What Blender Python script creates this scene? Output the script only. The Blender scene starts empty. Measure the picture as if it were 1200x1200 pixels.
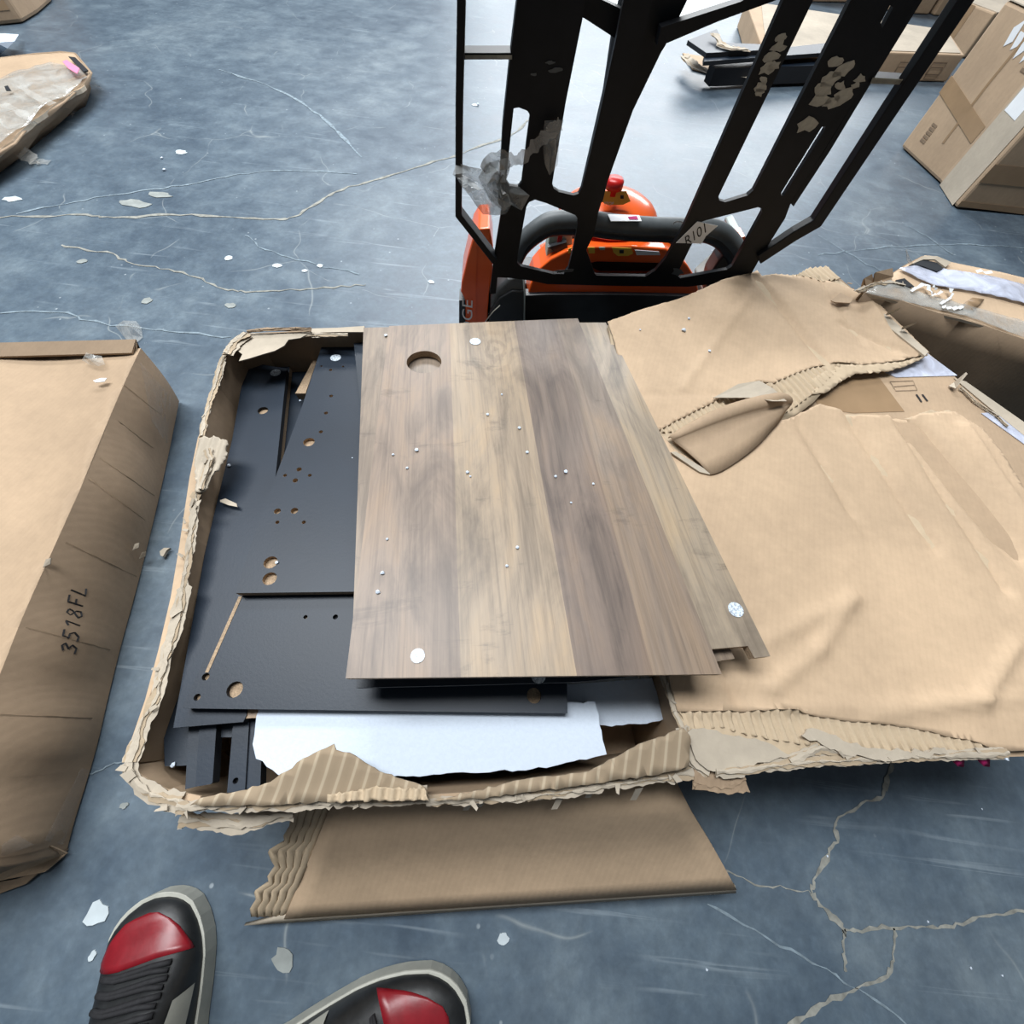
import bpy, bmesh, math, random
from math import sin, cos, pi, exp, sqrt
from mathutils import Vector as V, Matrix
from mathutils.geometry import tessellate_polygon, delaunay_2d_cdt
rnd = random.Random(7)
C = bpy.context.scene.collection
SC = bpy.context.scene

# ---------------------------------------------------------------- camera, world, lamps, exposure
F_PX = 460.0                      # focal length in pixels of a 1200 px wide frame
H = 0.80                          # camera height
_d = V((-29, 240, 460)).normalized()            # straight down, in camera axes (x right, y down, z ahead)
_U = -_d
_F = (V((0, 0, 1)) - _d * _d.z).normalized()
_R = _F.cross(_U)
cam_data = bpy.data.cameras.new('camera'); cam = bpy.data.objects.new('camera', cam_data); C.objects.link(cam)
cam_data.sensor_fit = 'HORIZONTAL'; cam_data.sensor_width = 36.0; cam_data.lens = 36.0 * F_PX / 1200
cam_data.clip_start = 0.01
cx = V((_R.x, _F.x, _U.x)); cy = -V((_R.y, _F.y, _U.y)); cz = -V((_R.z, _F.z, _U.z))
cam.matrix_world = Matrix(((cx.x, cy.x, cz.x, 0), (cx.y, cy.y, cz.y, 0), (cx.z, cy.z, cz.z, H), (0, 0, 0, 1)))
SC.camera = cam
world = bpy.data.worlds.new('world'); SC.world = world; world.use_nodes = True
_bg = world.node_tree.nodes['Background']; _bg.inputs[0].default_value = (0.80, 0.90, 1.0, 1); _bg.inputs[1].default_value = 0.075
def area(x, y, z, sx, sy, power, tilt=0, col=(0.95, 0.98, 1.0)):
    l = bpy.data.lights.new('area_lamp', 'AREA'); l.shape = 'RECTANGLE'; l.size = sx; l.size_y = sy; l.energy = power; l.color = col
    o = bpy.data.objects.new('area_lamp', l); C.objects.link(o); o.location = (x, y, z); o.rotation_euler = (tilt, 0, 0)
area(-1.5, 1.5, 4.5, 4.0, 1.4, 265)
area(-0.6, 6.5, 4.5, 5.0, 1.4, 330, -0.35)
area(2.3, 13.0, 3.6, 9.0, 3.0, 480, -1.1)  # unseen far window light, added for the floor sheen; the others are ceiling lamps
SC.view_settings.view_transform = 'Standard'; SC.view_settings.look = 'None'
SC.view_settings.gamma = 1.0; SC.view_settings.use_curve_mapping = False
SC.view_settings.exposure = 0.55

# ---------------------------------------------------------------- measuring helpers
def ray(px, py):
    v = V((px - 600, py - 600, F_PX)); return V((v.dot(_R), v.dot(_F), v.dot(_U)))
def P(px, py, z=0.0):
    w = ray(px, py); t = (z - H) / w.z; return V((w.x * t, w.y * t, z))
def PS(px, py, z0, s=-0.08):                     # on the plane z = z0 + s*Y (boards slope gently away)
    w = ray(px, py); t = (z0 - H) / (w.z - s * w.y); return V((w.x * t, w.y * t, H + w.z * t))
KX = 0.14
def PV(px, py, y0, k=KX):                        # on the upright plane Y = y0 + k*X
    w = ray(px, py); t = y0 / (w.y - k * w.x); return V((w.x * t, w.y * t, H + w.z * t))

# ---------------------------------------------------------------- materials
def newmat(name):
    m = bpy.data.materials.new(name); m.use_nodes = True
    nt = m.node_tree; b = nt.nodes['Principled BSDF']; return m, nt, b
def N(nt, typ, **kw):
    n = nt.nodes.new(typ)
    for k, v in kw.items():
        if hasattr(n, k): setattr(n, k, v)
        else: n.inputs[k.replace('_', ' ')].default_value = v
    return n
def L(nt, a, b): nt.links.new(a, b)
def coords(nt, scale=(1, 1, 1), rot=(0, 0, 0), kind='Object'):
    tc = N(nt, 'ShaderNodeTexCoord'); mp = N(nt, 'ShaderNodeMapping'); mp.inputs['Scale'].default_value = scale; mp.inputs['Rotation'].default_value = rot
    L(nt, tc.outputs[kind], mp.inputs['Vector']); return mp.outputs['Vector']
def ramp(nt, fac, stops):
    r = N(nt, 'ShaderNodeValToRGB'); el = r.color_ramp.elements
    while len(el) < len(stops): el.new(0.5)
    for e, (p, c) in zip(el, stops): e.position = p; e.color = (*c, 1) if len(c) == 3 else c
    L(nt, fac, r.inputs['Fac']); return r.outputs['Color']
def mix(nt, fac, a, b, mode='MIX'):
    m = N(nt, 'ShaderNodeMix', data_type='RGBA', blend_type=mode)
    for s, v in ((m.inputs[0], fac), (m.inputs[6], a), (m.inputs[7], b)):
        if hasattr(v, 'node'): L(nt, v, s)
        elif isinstance(v, (int, float)): s.default_value = v
        else: s.default_value = (*v, 1)
    return m.outputs[2]
def noise(nt, vec, scale, detail=4, rough=0.55, dist=0.0):
    n = N(nt, 'ShaderNodeTexNoise'); n.inputs['Scale'].default_value = scale; n.inputs['Detail'].default_value = detail
    n.inputs['Roughness'].default_value = rough; n.inputs['Distortion'].default_value = dist; L(nt, vec, n.inputs['Vector']); return n.outputs['Fac']
def bump(nt, b, h, strength=0.3, dist=0.002):
    n = N(nt, 'ShaderNodeBump'); n.inputs['Strength'].default_value = strength; n.inputs['Distance'].default_value = dist
    L(nt, h, n.inputs['Height']); L(nt, n.outputs['Normal'], b.inputs['Normal'])
def plain(name, col, rough=0.6, metal=0.0, var=0.12, nscale=30, bmp=0.05, coat=0.0):
    m, nt, b = newmat(name); v = coords(nt)
    n = noise(nt, v, nscale, 3)
    c = ramp(nt, n, [(0.3, tuple(x * (1 - var) for x in col)), (0.7, tuple(min(1, x * (1 + var)) for x in col))])
    L(nt, c, b.inputs['Base Color']); b.inputs['Roughness'].default_value = rough; b.inputs['Metallic'].default_value = metal
    b.inputs['Coat Weight'].default_value = coat
    if bmp: bump(nt, b, n, bmp)
    return m
def cardboard(name, col, ang=0.0, ridges=0.25, wl=0.0085, stain=0.25):
    m, nt, b = newmat(name)
    v = coords(nt, rot=(0, 0, ang)); v2 = coords(nt, (1, 1, 1))
    w = N(nt, 'ShaderNodeTexWave', wave_type='BANDS', bands_direction='X', wave_profile='SIN')
    w.inputs['Scale'].default_value = 0.314 / wl; w.inputs['Distortion'].default_value = 0.6; w.inputs['Detail'].default_value = 1; L(nt, v, w.inputs['Vector'])
    n1 = noise(nt, v2, 3.2, 4, 0.6); n2 = noise(nt, v2, 60, 4, 0.7)
    c = ramp(nt, n1, [(0.25, tuple(x * (1 - stain) for x in col)), (0.75, tuple(min(1, x * (1 + 0.5 * stain)) for x in col))])
    c = mix(nt, 0.22, c, ramp(nt, n2, [(0.3, (0.5, 0.5, 0.5)), (0.7, (1, 1, 1))]), 'MULTIPLY')
    c = mix(nt, 0.045 * (ridges > 0), c, ramp(nt, w.outputs['Fac'], [(0, (0.55, 0.5, 0.45)), (0.5, (1, 1, 1))]), 'MULTIPLY')
    L(nt, c, b.inputs['Base Color']); b.inputs['Roughness'].default_value = 0.8
    ad = N(nt, 'ShaderNodeMath', operation='MULTIPLY_ADD'); L(nt, w.outputs['Fac'], ad.inputs[0]); ad.inputs[1].default_value = ridges; L(nt, n2, ad.inputs[2])
    bump(nt, b, ad.outputs[0], 0.22, 0.0012)
    return m
def wood(name, planks, seed=0.0, width=0.5):
    m, nt, b = newmat(name); v = coords(nt)
    sx = N(nt, 'ShaderNodeSeparateXYZ'); L(nt, v, sx.inputs[0])
    d = N(nt, 'ShaderNodeMath', operation='MULTIPLY_ADD'); L(nt, sx.outputs['X'], d.inputs[0]); d.inputs[1].default_value = 1.0 / width; d.inputs[2].default_value = 0.5
    r = N(nt, 'ShaderNodeValToRGB'); r.color_ramp.interpolation = 'CONSTANT'; el = r.color_ramp.elements
    while len(el) < len(planks): el.new(0.5)
    for e, (p, c) in zip(el, planks): e.position = p; e.color = (*c, 1)
    L(nt, d.outputs[0], r.inputs['Fac'])
    mp = N(nt, 'ShaderNodeMapping'); mp.inputs['Location'].default_value = (seed, seed * 1.7, 0); mp.inputs['Scale'].default_value = (60, 1.6, 10); L(nt, v, mp.inputs['Vector'])
    g = noise(nt, mp.outputs['Vector'], 2.4, 6, 0.72, 0.6)
    mp2 = N(nt, 'ShaderNodeMapping'); mp2.inputs['Location'].default_value = (seed * 2, seed, 0); mp2.inputs['Scale'].default_value = (8, 2.2, 2); L(nt, v, mp2.inputs['Vector'])
    g2 = noise(nt, mp2.outputs['Vector'], 1.6, 5, 0.62, 1.2)
    mp3 = N(nt, 'ShaderNodeMapping'); mp3.inputs['Scale'].default_value = (5, 14, 2); mp3.inputs['Location'].default_value = (seed, 3 + seed, 0); L(nt, v, mp3.inputs['Vector'])
    g3 = noise(nt, mp3.outputs['Vector'], 1.5, 5, 0.7, 0.4)
    c = mix(nt, 0.55, r.outputs['Color'], ramp(nt, g, [(0.32, (0.42, 0.40, 0.40)), (0.55, (1, 1, 1)), (0.8, (1.15, 1.1, 1.02))]), 'MULTIPLY')
    c = mix(nt, 0.75, c, ramp(nt, g2, [(0.32, (0.36, 0.36, 0.39)), (0.52, (1, 1, 1)), (0.72, (1.35, 1.24, 1.05))]), 'MULTIPLY')
    c = mix(nt, 0.55, c, ramp(nt, g3, [(0.28, (0.30, 0.30, 0.33)), (0.40, (1, 1, 1))]), 'MULTIPLY')
    # knots
    vo = N(nt, 'ShaderNodeTexVoronoi'); mp4 = N(nt, 'ShaderNodeMapping'); mp4.inputs['Scale'].default_value = (5.5, 3.2, 0); mp4.inputs['Location'].default_value = (seed * 3 + 0.2, seed, 0); L(nt, v, mp4.inputs['Vector']); L(nt, mp4.outputs['Vector'], vo.inputs['Vector']); vo.inputs['Scale'].default_value = 1.0
    c = mix(nt, 0.8, c, ramp(nt, vo.outputs['Distance'], [(0.03, (0.45, 0.43, 0.43)), (0.085, (1, 1, 1))]), 'MULTIPLY')
    mp5 = N(nt, 'ShaderNodeMapping'); mp5.inputs['Location'].default_value = (0.015, -0.175, 0); mp5.inputs['Scale'].default_value = (1.25, 0.75, 0); L(nt, v, mp5.inputs['Vector'])
    wv = N(nt, 'ShaderNodeTexWave', wave_type='RINGS', rings_direction='Z'); wv.inputs['Scale'].default_value = 15; wv.inputs['Distortion'].default_value = 5.5; wv.inputs['Detail'].default_value = 3; wv.inputs['Detail Scale'].default_value = 2.5; L(nt, mp5.outputs['Vector'], wv.inputs['Vector'])
    ln = N(nt, 'ShaderNodeVectorMath', operation='LENGTH'); L(nt, mp5.outputs['Vector'], ln.inputs[0])
    near_ = ramp(nt, ln.outputs['Value'], [(0.02, (0.42, 0.42, 0.42)), (0.075, (0, 0, 0))])
    c = mix(nt, near_, c, mix(nt, 1.0, c, ramp(nt, wv.outputs['Fac'], [(0.2, (0.6, 0.56, 0.52)), (0.6, (1.08, 1.06, 1.0))]), 'MULTIPLY'))
    L(nt, c, b.inputs['Base Color']); b.inputs['Roughness'].default_value = 0.42; b.inputs['Specular IOR Level'].default_value = 0.45
    bump(nt, b, g, 0.06, 0.0008)
    return m

def floor_mat():
    m, nt, b = newmat('blue_concrete'); v = coords(nt)
    n1 = noise(nt, v, 1.3, 6, 0.62, 0.3); n2 = noise(nt, v, 9, 6, 0.7, 0.2); n3 = noise(nt, v, 75, 3, 0.6)
    c = ramp(nt, n1, [(0.3, (0.062, 0.090, 0.122)), (0.52, (0.088, 0.122, 0.157)), (0.72, (0.142, 0.180, 0.212))])
    c = mix(nt, 0.85, c, ramp(nt, n2, [(0.3, (0.66, 0.69, 0.74)), (0.5, (1, 1, 1)), (0.72, (1.55, 1.48, 1.38))]), 'MULTIPLY')
    c = mix(nt, 0.5, c, ramp(nt, n3, [(0.3, (0.7, 0.7, 0.7)), (0.6, (1, 1, 1)), (0.8, (1.3, 1.3, 1.3))]), 'MULTIPLY')
    # scuffs: long faint pale scratches in three directions
    for k, (a, sc) in enumerate(((0.15, 5.0), (1.0, 4.0), (-0.7, 4.5))):
        vv = coords(nt, (0.35, 9.0, 1), (0, 0, a)); s = noise(nt, vv, sc, 3, 0.5, 0.5); w = noise(nt, v, 2.3 + k, 3)
        f = ramp(nt, s, [(0.655, (0, 0, 0)), (0.70, (1, 1, 1)), (0.72, (0, 0, 0))]); f2 = ramp(nt, w, [(0.48, (0, 0, 0)), (0.66, (0.34, 0.34, 0.34))])
        f3 = mix(nt, 1.0, f, f2, 'MULTIPLY'); c = mix(nt, f3, c, (0.36, 0.42, 0.46))
    # hairline cracks
    vo = N(nt, 'ShaderNodeTexVoronoi', feature='DISTANCE_TO_EDGE'); vd = noise(nt, v, 5, 4)
    vv = coords(nt, (1, 1, 1)); av = N(nt, 'ShaderNodeVectorMath', operation='MULTIPLY_ADD'); nn = N(nt, 'ShaderNodeTexNoise'); nn.inputs['Scale'].default_value = 4; L(nt, vv, nn.inputs['Vector'])
    L(nt, nn.outputs['Color'], av.inputs[0]); av.inputs[1].default_value = (0.25, 0.25, 0); L(nt, vv, av.inputs[2]); L(nt, av.outputs[0], vo.inputs['Vector']); vo.inputs['Scale'].default_value = 1.9
    f = ramp(nt, vo.outputs['Distance'], [(0.0, (1, 1, 1)), (0.0045, (0, 0, 0))]); f2 = ramp(nt, vd, [(0.5, (0, 0, 0)), (0.6, (0.5, 0.5, 0.5))])
    c = mix(nt, mix(nt, 1.0, f, f2, 'MULTIPLY'), c, (0.33, 0.36, 0.36))
    # tiny pale chips
    vs = N(nt, 'ShaderNodeTexVoronoi'); vs.inputs['Scale'].default_value = 26; L(nt, v, vs.inputs['Vector']); sel = noise(nt, v, 14, 2)
    f = ramp(nt, vs.outputs['Distance'], [(0.05, (1, 1, 1)), (0.10, (0, 0, 0))]); f2 = ramp(nt, sel, [(0.52, (0, 0, 0)), (0.62, (0.6, 0.6, 0.6))])
    c = mix(nt, mix(nt, 1.0, f, f2, 'MULTIPLY'), c, (0.42, 0.47, 0.5))
    L(nt, c, b.inputs['Base Color'])
    rr = N(nt, 'ShaderNodeMapRange'); L(nt, n2, rr.inputs[0]); rr.inputs[3].default_value = 0.30; rr.inputs[4].default_value = 0.55; L(nt, rr.outputs[0], b.inputs['Roughness'])
    b.inputs['Specular IOR Level'].default_value = 0.5
    bump(nt, b, n3, 0.10, 0.001)
    return m
def clear(name, col=(0.9, 0.93, 0.95), alpha=0.35, rough=0.12):
    m, nt, b = newmat(name); v = coords(nt)
    n = noise(nt, v, 16, 4, 0.6, 0.8)
    L(nt, ramp(nt, n, [(0.3, tuple(x * 0.8 for x in col)), (0.7, col)]), b.inputs['Base Color'])
    b.inputs['Roughness'].default_value = rough; b.inputs['Specular IOR Level'].default_value = 0.9
    a = N(nt, 'ShaderNodeMapRange'); L(nt, n, a.inputs[0]); a.inputs[1].default_value = 0.3; a.inputs[2].default_value = 0.7; a.inputs[3].default_value = alpha * 0.5; a.inputs[4].default_value = min(1, alpha * 1.4)
    L(nt, a.outputs[0], b.inputs['Alpha']); bump(nt, b, n, 0.5, 0.004)
    return m
def blackpanel(name, col, rough=0.45):
    m, nt, b = newmat(name); v = coords(nt); n = noise(nt, v, 260, 3, 0.7); n1 = noise(nt, v, 6, 3)
    c = ramp(nt, n1, [(0.3, tuple(x * 0.85 for x in col)), (0.7, tuple(x * 1.15 for x in col))])
    L(nt, c, b.inputs['Base Color']); b.inputs['Roughness'].default_value = rough; b.inputs['Specular IOR Level'].default_value = 0.35; bump(nt, b, n, 0.22, 0.0006); return m

M = {}
M['floor'] = floor_mat()
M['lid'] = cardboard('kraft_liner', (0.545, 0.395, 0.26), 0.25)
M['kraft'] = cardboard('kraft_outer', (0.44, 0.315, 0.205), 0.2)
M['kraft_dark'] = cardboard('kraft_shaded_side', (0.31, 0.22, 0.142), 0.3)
M['flute'] = cardboard('fluting_paper', (0.50, 0.39, 0.265), 0.0, 0.0, stain=0.15)
M['torn'] = cardboard('torn_paper', (0.46, 0.395, 0.31), 0.0, 0.0, stain=0.3)
M['torn2'] = cardboard('torn_paper_inner', (0.40, 0.31, 0.21), 0.0, 0.0, stain=0.3)
M['tape_brown'] = plain('brown_packing_tape', (0.30, 0.20, 0.115), 0.25, var=0.1, nscale=12)
M['tape_clear'] = clear('clear_tape_with_glare', (0.70, 0.74, 0.88), 0.80, 0.12)  # bluish-white glare of the clear tape is painted into colour and opacity
M['tape_faint'] = clear('thin_clear_tape', (0.46, 0.42, 0.37), 0.16, 0.15)
M['film'] = clear('cling_film', (0.58, 0.58, 0.55), 0.38, 0.12)
M['film_grey'] = clear('dusty_plastic_wrap', (0.36, 0.37, 0.36), 0.75, 0.2)
M['foam'] = plain('white_polystyrene', (0.57, 0.64, 0.735), 0.85, var=0.03, nscale=220, bmp=0.25)
M['black'] = blackpanel('black_laminate', (0.010, 0.018, 0.031), 0.45)
M['black2'] = blackpanel('black_laminate_dull', (0.020, 0.028, 0.040), 0.45)
M['deep'] = blackpanel('board_core_and_opening_shade', (0.012, 0.014, 0.018), 0.7)  # black board edges; also paints the shade inside carton openings
M['edge'] = plain('chipboard_edge', (0.33, 0.235, 0.15), 0.8, var=0.3, nscale=400)
M['steel'] = plain('black_powder_coat', (0.005, 0.006, 0.008), 0.5, var=0.3, nscale=25)
M['steel'].node_tree.nodes['Principled BSDF'].inputs['Specular IOR Level'].default_value = 0.25
M['steel_grey'] = plain('worn_grey_steel', (0.30, 0.34, 0.33), 0.45, 0.2, var=0.3, nscale=14)
M['rubber'] = plain('black_plastic', (0.016, 0.018, 0.021), 0.42, var=0.3, nscale=20)
M['rubber_grey'] = plain('sheen_and_wear_plastic', (0.075, 0.085, 0.09), 0.5, var=0.3, nscale=20)  # handle highlight and arch sheen put into this grey; also wear marks
M['orange'] = plain('orange_paint', (0.74, 0.105, 0.012), 0.32, var=0.06, nscale=8, coat=0.3)
M['yellow'] = plain('yellow_plastic', (0.75, 0.48, 0.06), 0.5, var=0.05)
M['red'] = plain('red_plastic', (0.50, 0.012, 0.010), 0.35, var=0.05)
M['white'] = plain('white_label', (0.72, 0.74, 0.76), 0.5, var=0.04)
M['ink'] = plain('black_ink', (0.012, 0.012, 0.014), 0.7, var=0.1, bmp=0)
M['ink_grey'] = plain('faded_ink', (0.20, 0.14, 0.09), 0.8, var=0.1, bmp=0)
M['green'] = plain('pale_green_plastic', (0.32, 0.42, 0.36), 0.5)
M['pink'] = plain('pink_sticker', (0.80, 0.22, 0.36), 0.5, var=0.05)
M['magenta'] = plain('magenta_cloth', (0.42, 0.01, 0.12), 0.8)
M['chip'] = plain('worn_primer', (0.37, 0.36, 0.31), 0.7, var=0.25, nscale=60)
M['crackfill'] = plain('dusty_crack', (0.235, 0.235, 0.21), 0.9, var=0.35, nscale=60, bmp=0)
M['crackpale'] = plain('pale_hairline', (0.175, 0.225, 0.262), 0.8, var=0.35, nscale=60, bmp=0)
M['spot'] = plain('dried_white_paint', (0.48, 0.54, 0.57), 0.6, var=0.1)
M['spot_tan'] = plain('dried_tan_glue', (0.24, 0.26, 0.25), 0.7, var=0.2)
M['leather_red'] = plain('red_leather', (0.20, 0.008, 0.014), 0.34, var=0.15, nscale=60, bmp=0.1)
M['leather_black'] = plain('black_leather', (0.014, 0.015, 0.016), 0.45, var=0.3, nscale=60, bmp=0.15)
M['sole'] = plain('offwhite_rubber', (0.40, 0.40, 0.35), 0.6, var=0.1, nscale=40)
M['cloth'] = plain('black_denim', (0.012, 0.013, 0.017), 0.85, var=0.3, nscale=200, bmp=0.3)
M['lace'] = plain('black_lace', (0.010, 0.010, 0.012), 0.8, var=0.3, nscale=200)
M['wood1'] = wood('weathered_oak_print', [(0, (0.235, 0.175, 0.132)), (.305, (0.315, 0.240, 0.165)), (.565, (0.180, 0.134, 0.106)), (.74, (0.218, 0.166, 0.126))])
M['wood2'] = wood('weathered_oak_print_pale', [(0, (0.245, 0.190, 0.142)), (.25, (0.28, 0.215, 0.155)), (.55, (0.24, 0.185, 0.14)), (.75, (0.30, 0.242, 0.178))], 4.3)

# ---------------------------------------------------------------- object helpers
WL = {}                                          # world origin of every object by name
def place(o, w, parent):
    WL[o.name] = V(w)
    if parent is not None:
        o.parent = parent; o.location = V(w) - WL[parent.name]
    else: o.location = w
def tag(o, label=None, cat=None, group=None, kind=None):
    if label: o['label'] = label
    if cat: o['category'] = cat
    if group: o['group'] = group
    if kind: o['kind'] = kind
    return o
def thing(name, label, cat, loc, group=None):
    o = bpy.data.objects.new(name, None); C.objects.link(o); o.empty_display_size = 0.05
    place(o, V(loc), None); return tag(o, label, cat, group)
def mk(name, verts, faces, mats, parent=None, smooth=False, mi=None, rotz=0.0, recalc=True, bevel=0.0, seg=2, solid=0.0):
    verts = [V(v) for v in verts]
    lo = [min(v[i] for v in verts) for i in range(3)]; hi = [max(v[i] for v in verts) for i in range(3)]
    org = V(((lo[0] + hi[0]) / 2, (lo[1] + hi[1]) / 2, lo[2]))
    rm = Matrix.Rotation(-rotz, 3, 'Z')
    me = bpy.data.meshes.new(name); me.from_pydata([rm @ (v - org) for v in verts], [], faces)
    if not isinstance(mats, (list, tuple)): mats = [mats]
    for m in mats: me.materials.append(m)
    if mi:
        for p, k in zip(me.polygons, mi): p.material_index = k
    if recalc:
        bm = bmesh.new(); bm.from_mesh(me); bmesh.ops.recalc_face_normals(bm, faces=bm.faces); bm.to_mesh(me); bm.free()
    if smooth:
        for p in me.polygons: p.use_smooth = True
    me.update()
    o = bpy.data.objects.new(name, me); C.objects.link(o); o.rotation_euler.z = rotz
    place(o, org, parent)
    if bevel:
        b = o.modifiers.new('bevel', 'BEVEL'); b.width = bevel; b.segments = seg; b.limit_method = 'ANGLE'; b.angle_limit = 0.6
    if solid:
        s = o.modifiers.new('solid', 'SOLIDIFY'); s.thickness = solid; s.offset = -1
    return o
def slab(name, pts, thick, mats, parent=None, holes=(), d=V((0, 0, -1)), rotz=0.0, bevel=0.0, seg=2):
    """flat piece: outline pts (and holes) pushed along d; second material goes on the edges"""
    loops = [[V(p) for p in pts]] + [[V(p) for p in h] for h in holes]
    allp = [p for l in loops for p in l]; n = len(allp); d = V(d).normalized() * thick
    tris = [tuple(t) for t in tessellate_polygon(loops)]
    verts = allp + [p + d for p in allp]; faces = []; mi = []
    if len(loops) == 1 and len(pts) <= 4:
        faces += [tuple(range(n)), tuple(range(2 * n - 1, n - 1, -1))]; mi += [0, 0]
    else:
        for t in tris: faces += [t, tuple(i + n for i in reversed(t))]; mi += [0, 0]
    s = 0
    for l in loops:
        k = len(l)
        for i in range(k):
            a, b = s + i, s + (i + 1) % k; faces.append((a, b, b + n, a + n)); mi.append(1)
        s += k
    if not isinstance(mats, (list, tuple)): mats = [mats, mats]
    return mk(name, verts, faces, list(mats), parent, mi=mi, rotz=rotz, bevel=bevel, seg=seg)
def ellipse(c, rx, ry, n=16, ang=0.0, jag=0.0, fz=None):
    out = []
    for i in range(n):
        a = 2 * pi * i / n; r = 1 + rnd.uniform(-jag, jag); x, y = rx * cos(a) * r, ry * sin(a) * r
        p = V((c[0] + x * cos(ang) - y * sin(ang), c[1] + x * sin(ang) + y * cos(ang), c[2]))
        if fz: p.z = fz(p.x, p.y)
        out.append(p)
    return out
def inside(p, poly):
    x, y = p; r = False; j = len(poly) - 1
    for i in range(len(poly)):
        xi, yi = poly[i]; xj, yj = poly[j]
        if (yi > y) != (yj > y) and x < (xj - xi) * (y - yi) / (yj - yi) + xi: r = not r
        j = i
    return r
def dseg(x, y, a, b):
    ax, ay = a; bx, by = b; dx, dy = bx - ax, by - ay; l = dx * dx + dy * dy or 1e-9
    t = max(0, min(1, ((x - ax) * dx + (y - ay) * dy) / l)); return sqrt((x - ax - t * dx) ** 2 + (y - ay - t * dy) ** 2)
def dens(poly, step, jag=0.0, closed=True):
    out = []; n = len(poly)
    for i in range(n if closed else n - 1):
        a = V(poly[i][:2]); b = V(poly[(i + 1) % n][:2]); k = max(1, int((b - a).length / step))
        for j in range(k):
            p = a.lerp(b, j / k)
            if j and jag: p = p + V((rnd.uniform(-jag, jag), rnd.uniform(-jag, jag)))
            out.append((p.x, p.y))
    if not closed: out.append(tuple(poly[-1][:2]))
    return out
def sheet(name, outline, zf, thick, mats, parent=None, res=0.03, jag=0.0, estep=None, smooth=True, rotz=0.0):
    """a sheet of card: outline in plan, relief zf(x, y)"""
    poly = dens([(p[0], p[1]) for p in outline], estep or res, jag)
    xs = [p[0] for p in poly]; ys = [p[1] for p in poly]; pts = [V(p) for p in poly]
    ed = [(i, (i + 1) % len(poly)) for i in range(len(poly))]
    nx = int((max(xs) - min(xs)) / res) + 1; ny = int((max(ys) - min(ys)) / res) + 1
    for i in range(nx + 1):
        for j in range(ny + 1):
            x = min(xs) + (i + (0.5 if j % 2 else 0)) * res; y = min(ys) + j * res
            if inside((x, y), poly): pts.append(V((x, y)))
    vv, ee, ff, *_ = delaunay_2d_cdt(pts, ed, [], 1, 1e-6)
    n = len(vv); top = [V((p.x, p.y, zf(p.x, p.y))) for p in vv]
    faces = [tuple(f) for f in ff]; mi = [0] * len(faces)
    verts = top + [p - V((0, 0, thick)) for p in top]
    cnt = {}
    for f in ff:
        for i in range(len(f)):
            a, b = f[i], f[(i + 1) % len(f)]; k = (min(a, b), max(a, b)); cnt[k] = None if k in cnt else (a, b)
    low = [tuple(i + n for i in reversed(f)) for f in ff]; faces += low; mi += [0] * len(low)
    for k, e in cnt.items():
        if e: a, b = e; faces.append((b, a, a + n, b + n)); mi.append(1)
    if not isinstance(mats, (list, tuple)): mats = [mats, mats]
    o = mk(name, verts, faces, list(mats), parent, mi=mi, rotz=rotz, recalc=False)
    if smooth:
        k = len(ff)
        for p in o.data.polygons[:k]: p.use_smooth = True
    return o
def tube(name, path, r, mat, parent=None, n=10, caps=True, flat=1.0, smooth=True):
    path = [V(p) for p in path]; verts = []; faces = []
    up = V((0, 0, 1))
    for i, p in enumerate(path):
        t = (path[min(i + 1, len(path) - 1)] - path[max(i - 1, 0)]).normalized()
        a = t.cross(up)
        if a.length < 1e-3: a = t.cross(V((1, 0, 0)))
        a.normalize(); b = a.cross(t).normalized(); rr = r[i] if isinstance(r, (list, tuple)) else r
        for k in range(n):
            g = 2 * pi * k / n; verts.append(p + a * cos(g) * rr + b * sin(g) * rr * flat)
    for i in range(len(path) - 1):
        for k in range(n): faces.append((i * n + k, i * n + (k + 1) % n, (i + 1) * n + (k + 1) % n, (i + 1) * n + k))
    if caps: faces += [tuple(range(n - 1, -1, -1)), tuple((len(path) - 1) * n + k for k in range(n))]
    return mk(name, verts, faces, mat, parent, smooth=smooth)
def smoothpath(pts, k=6):
    out = []; n = len(pts)
    for i in range(n - 1):
        p0, p1, p2, p3 = pts[max(i - 1, 0)], pts[i], pts[i + 1], pts[min(i + 2, n - 1)]
        for j in range(k):
            t = j / k; out.append(0.5 * ((2 * p1) + (p2 - p0) * t + (2 * p0 - 5 * p1 + 4 * p2 - p3) * t * t + (3 * p1 - p0 - 3 * p2 + p3) * t ** 3))
    out.append(pts[-1]); return out
def bar(name, path, a, b, mat, parent=None, bevel=0.002):
    """flat bar of half width a (sideways) and half depth b along +-n, mitred at bends in an upright plane"""
    path = [V(p) for p in path]; nrm = V((-KX, 1, 0)).normalized(); verts = []; faces = []
    for i, p in enumerate(path):
        ts = []
        if i: ts.append((p - path[i - 1]).normalized())
        if i < len(path) - 1: ts.append((path[i + 1] - p).normalized())
        t = sum(ts, V((0, 0, 0))).normalized(); s = t.cross(nrm).normalized()
        k = 1.0 / max(0.3, t.dot(ts[0]))
        for u, w in ((-1, -1), (1, -1), (1, 1), (-1, 1)): verts.append(p + s * a * u * k + nrm * b * w)
    for i in range(len(path) - 1):
        for k in range(4): faces.append((i * 4 + k, i * 4 + (k + 1) % 4, i * 4 + 4 + (k + 1) % 4, i * 4 + 4 + k))
    m = len(path) * 4; faces += [(3, 2, 1, 0), (m - 4, m - 3, m - 2, m - 1)]
    return mk(name, verts, faces, mat, parent, bevel=bevel)
def boxpts(o, ax, ay, az):
    return [o + ax * i + ay * j + az * k for k in (0, 1) for j in (0, 1) for i in (0, 1)]
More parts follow.
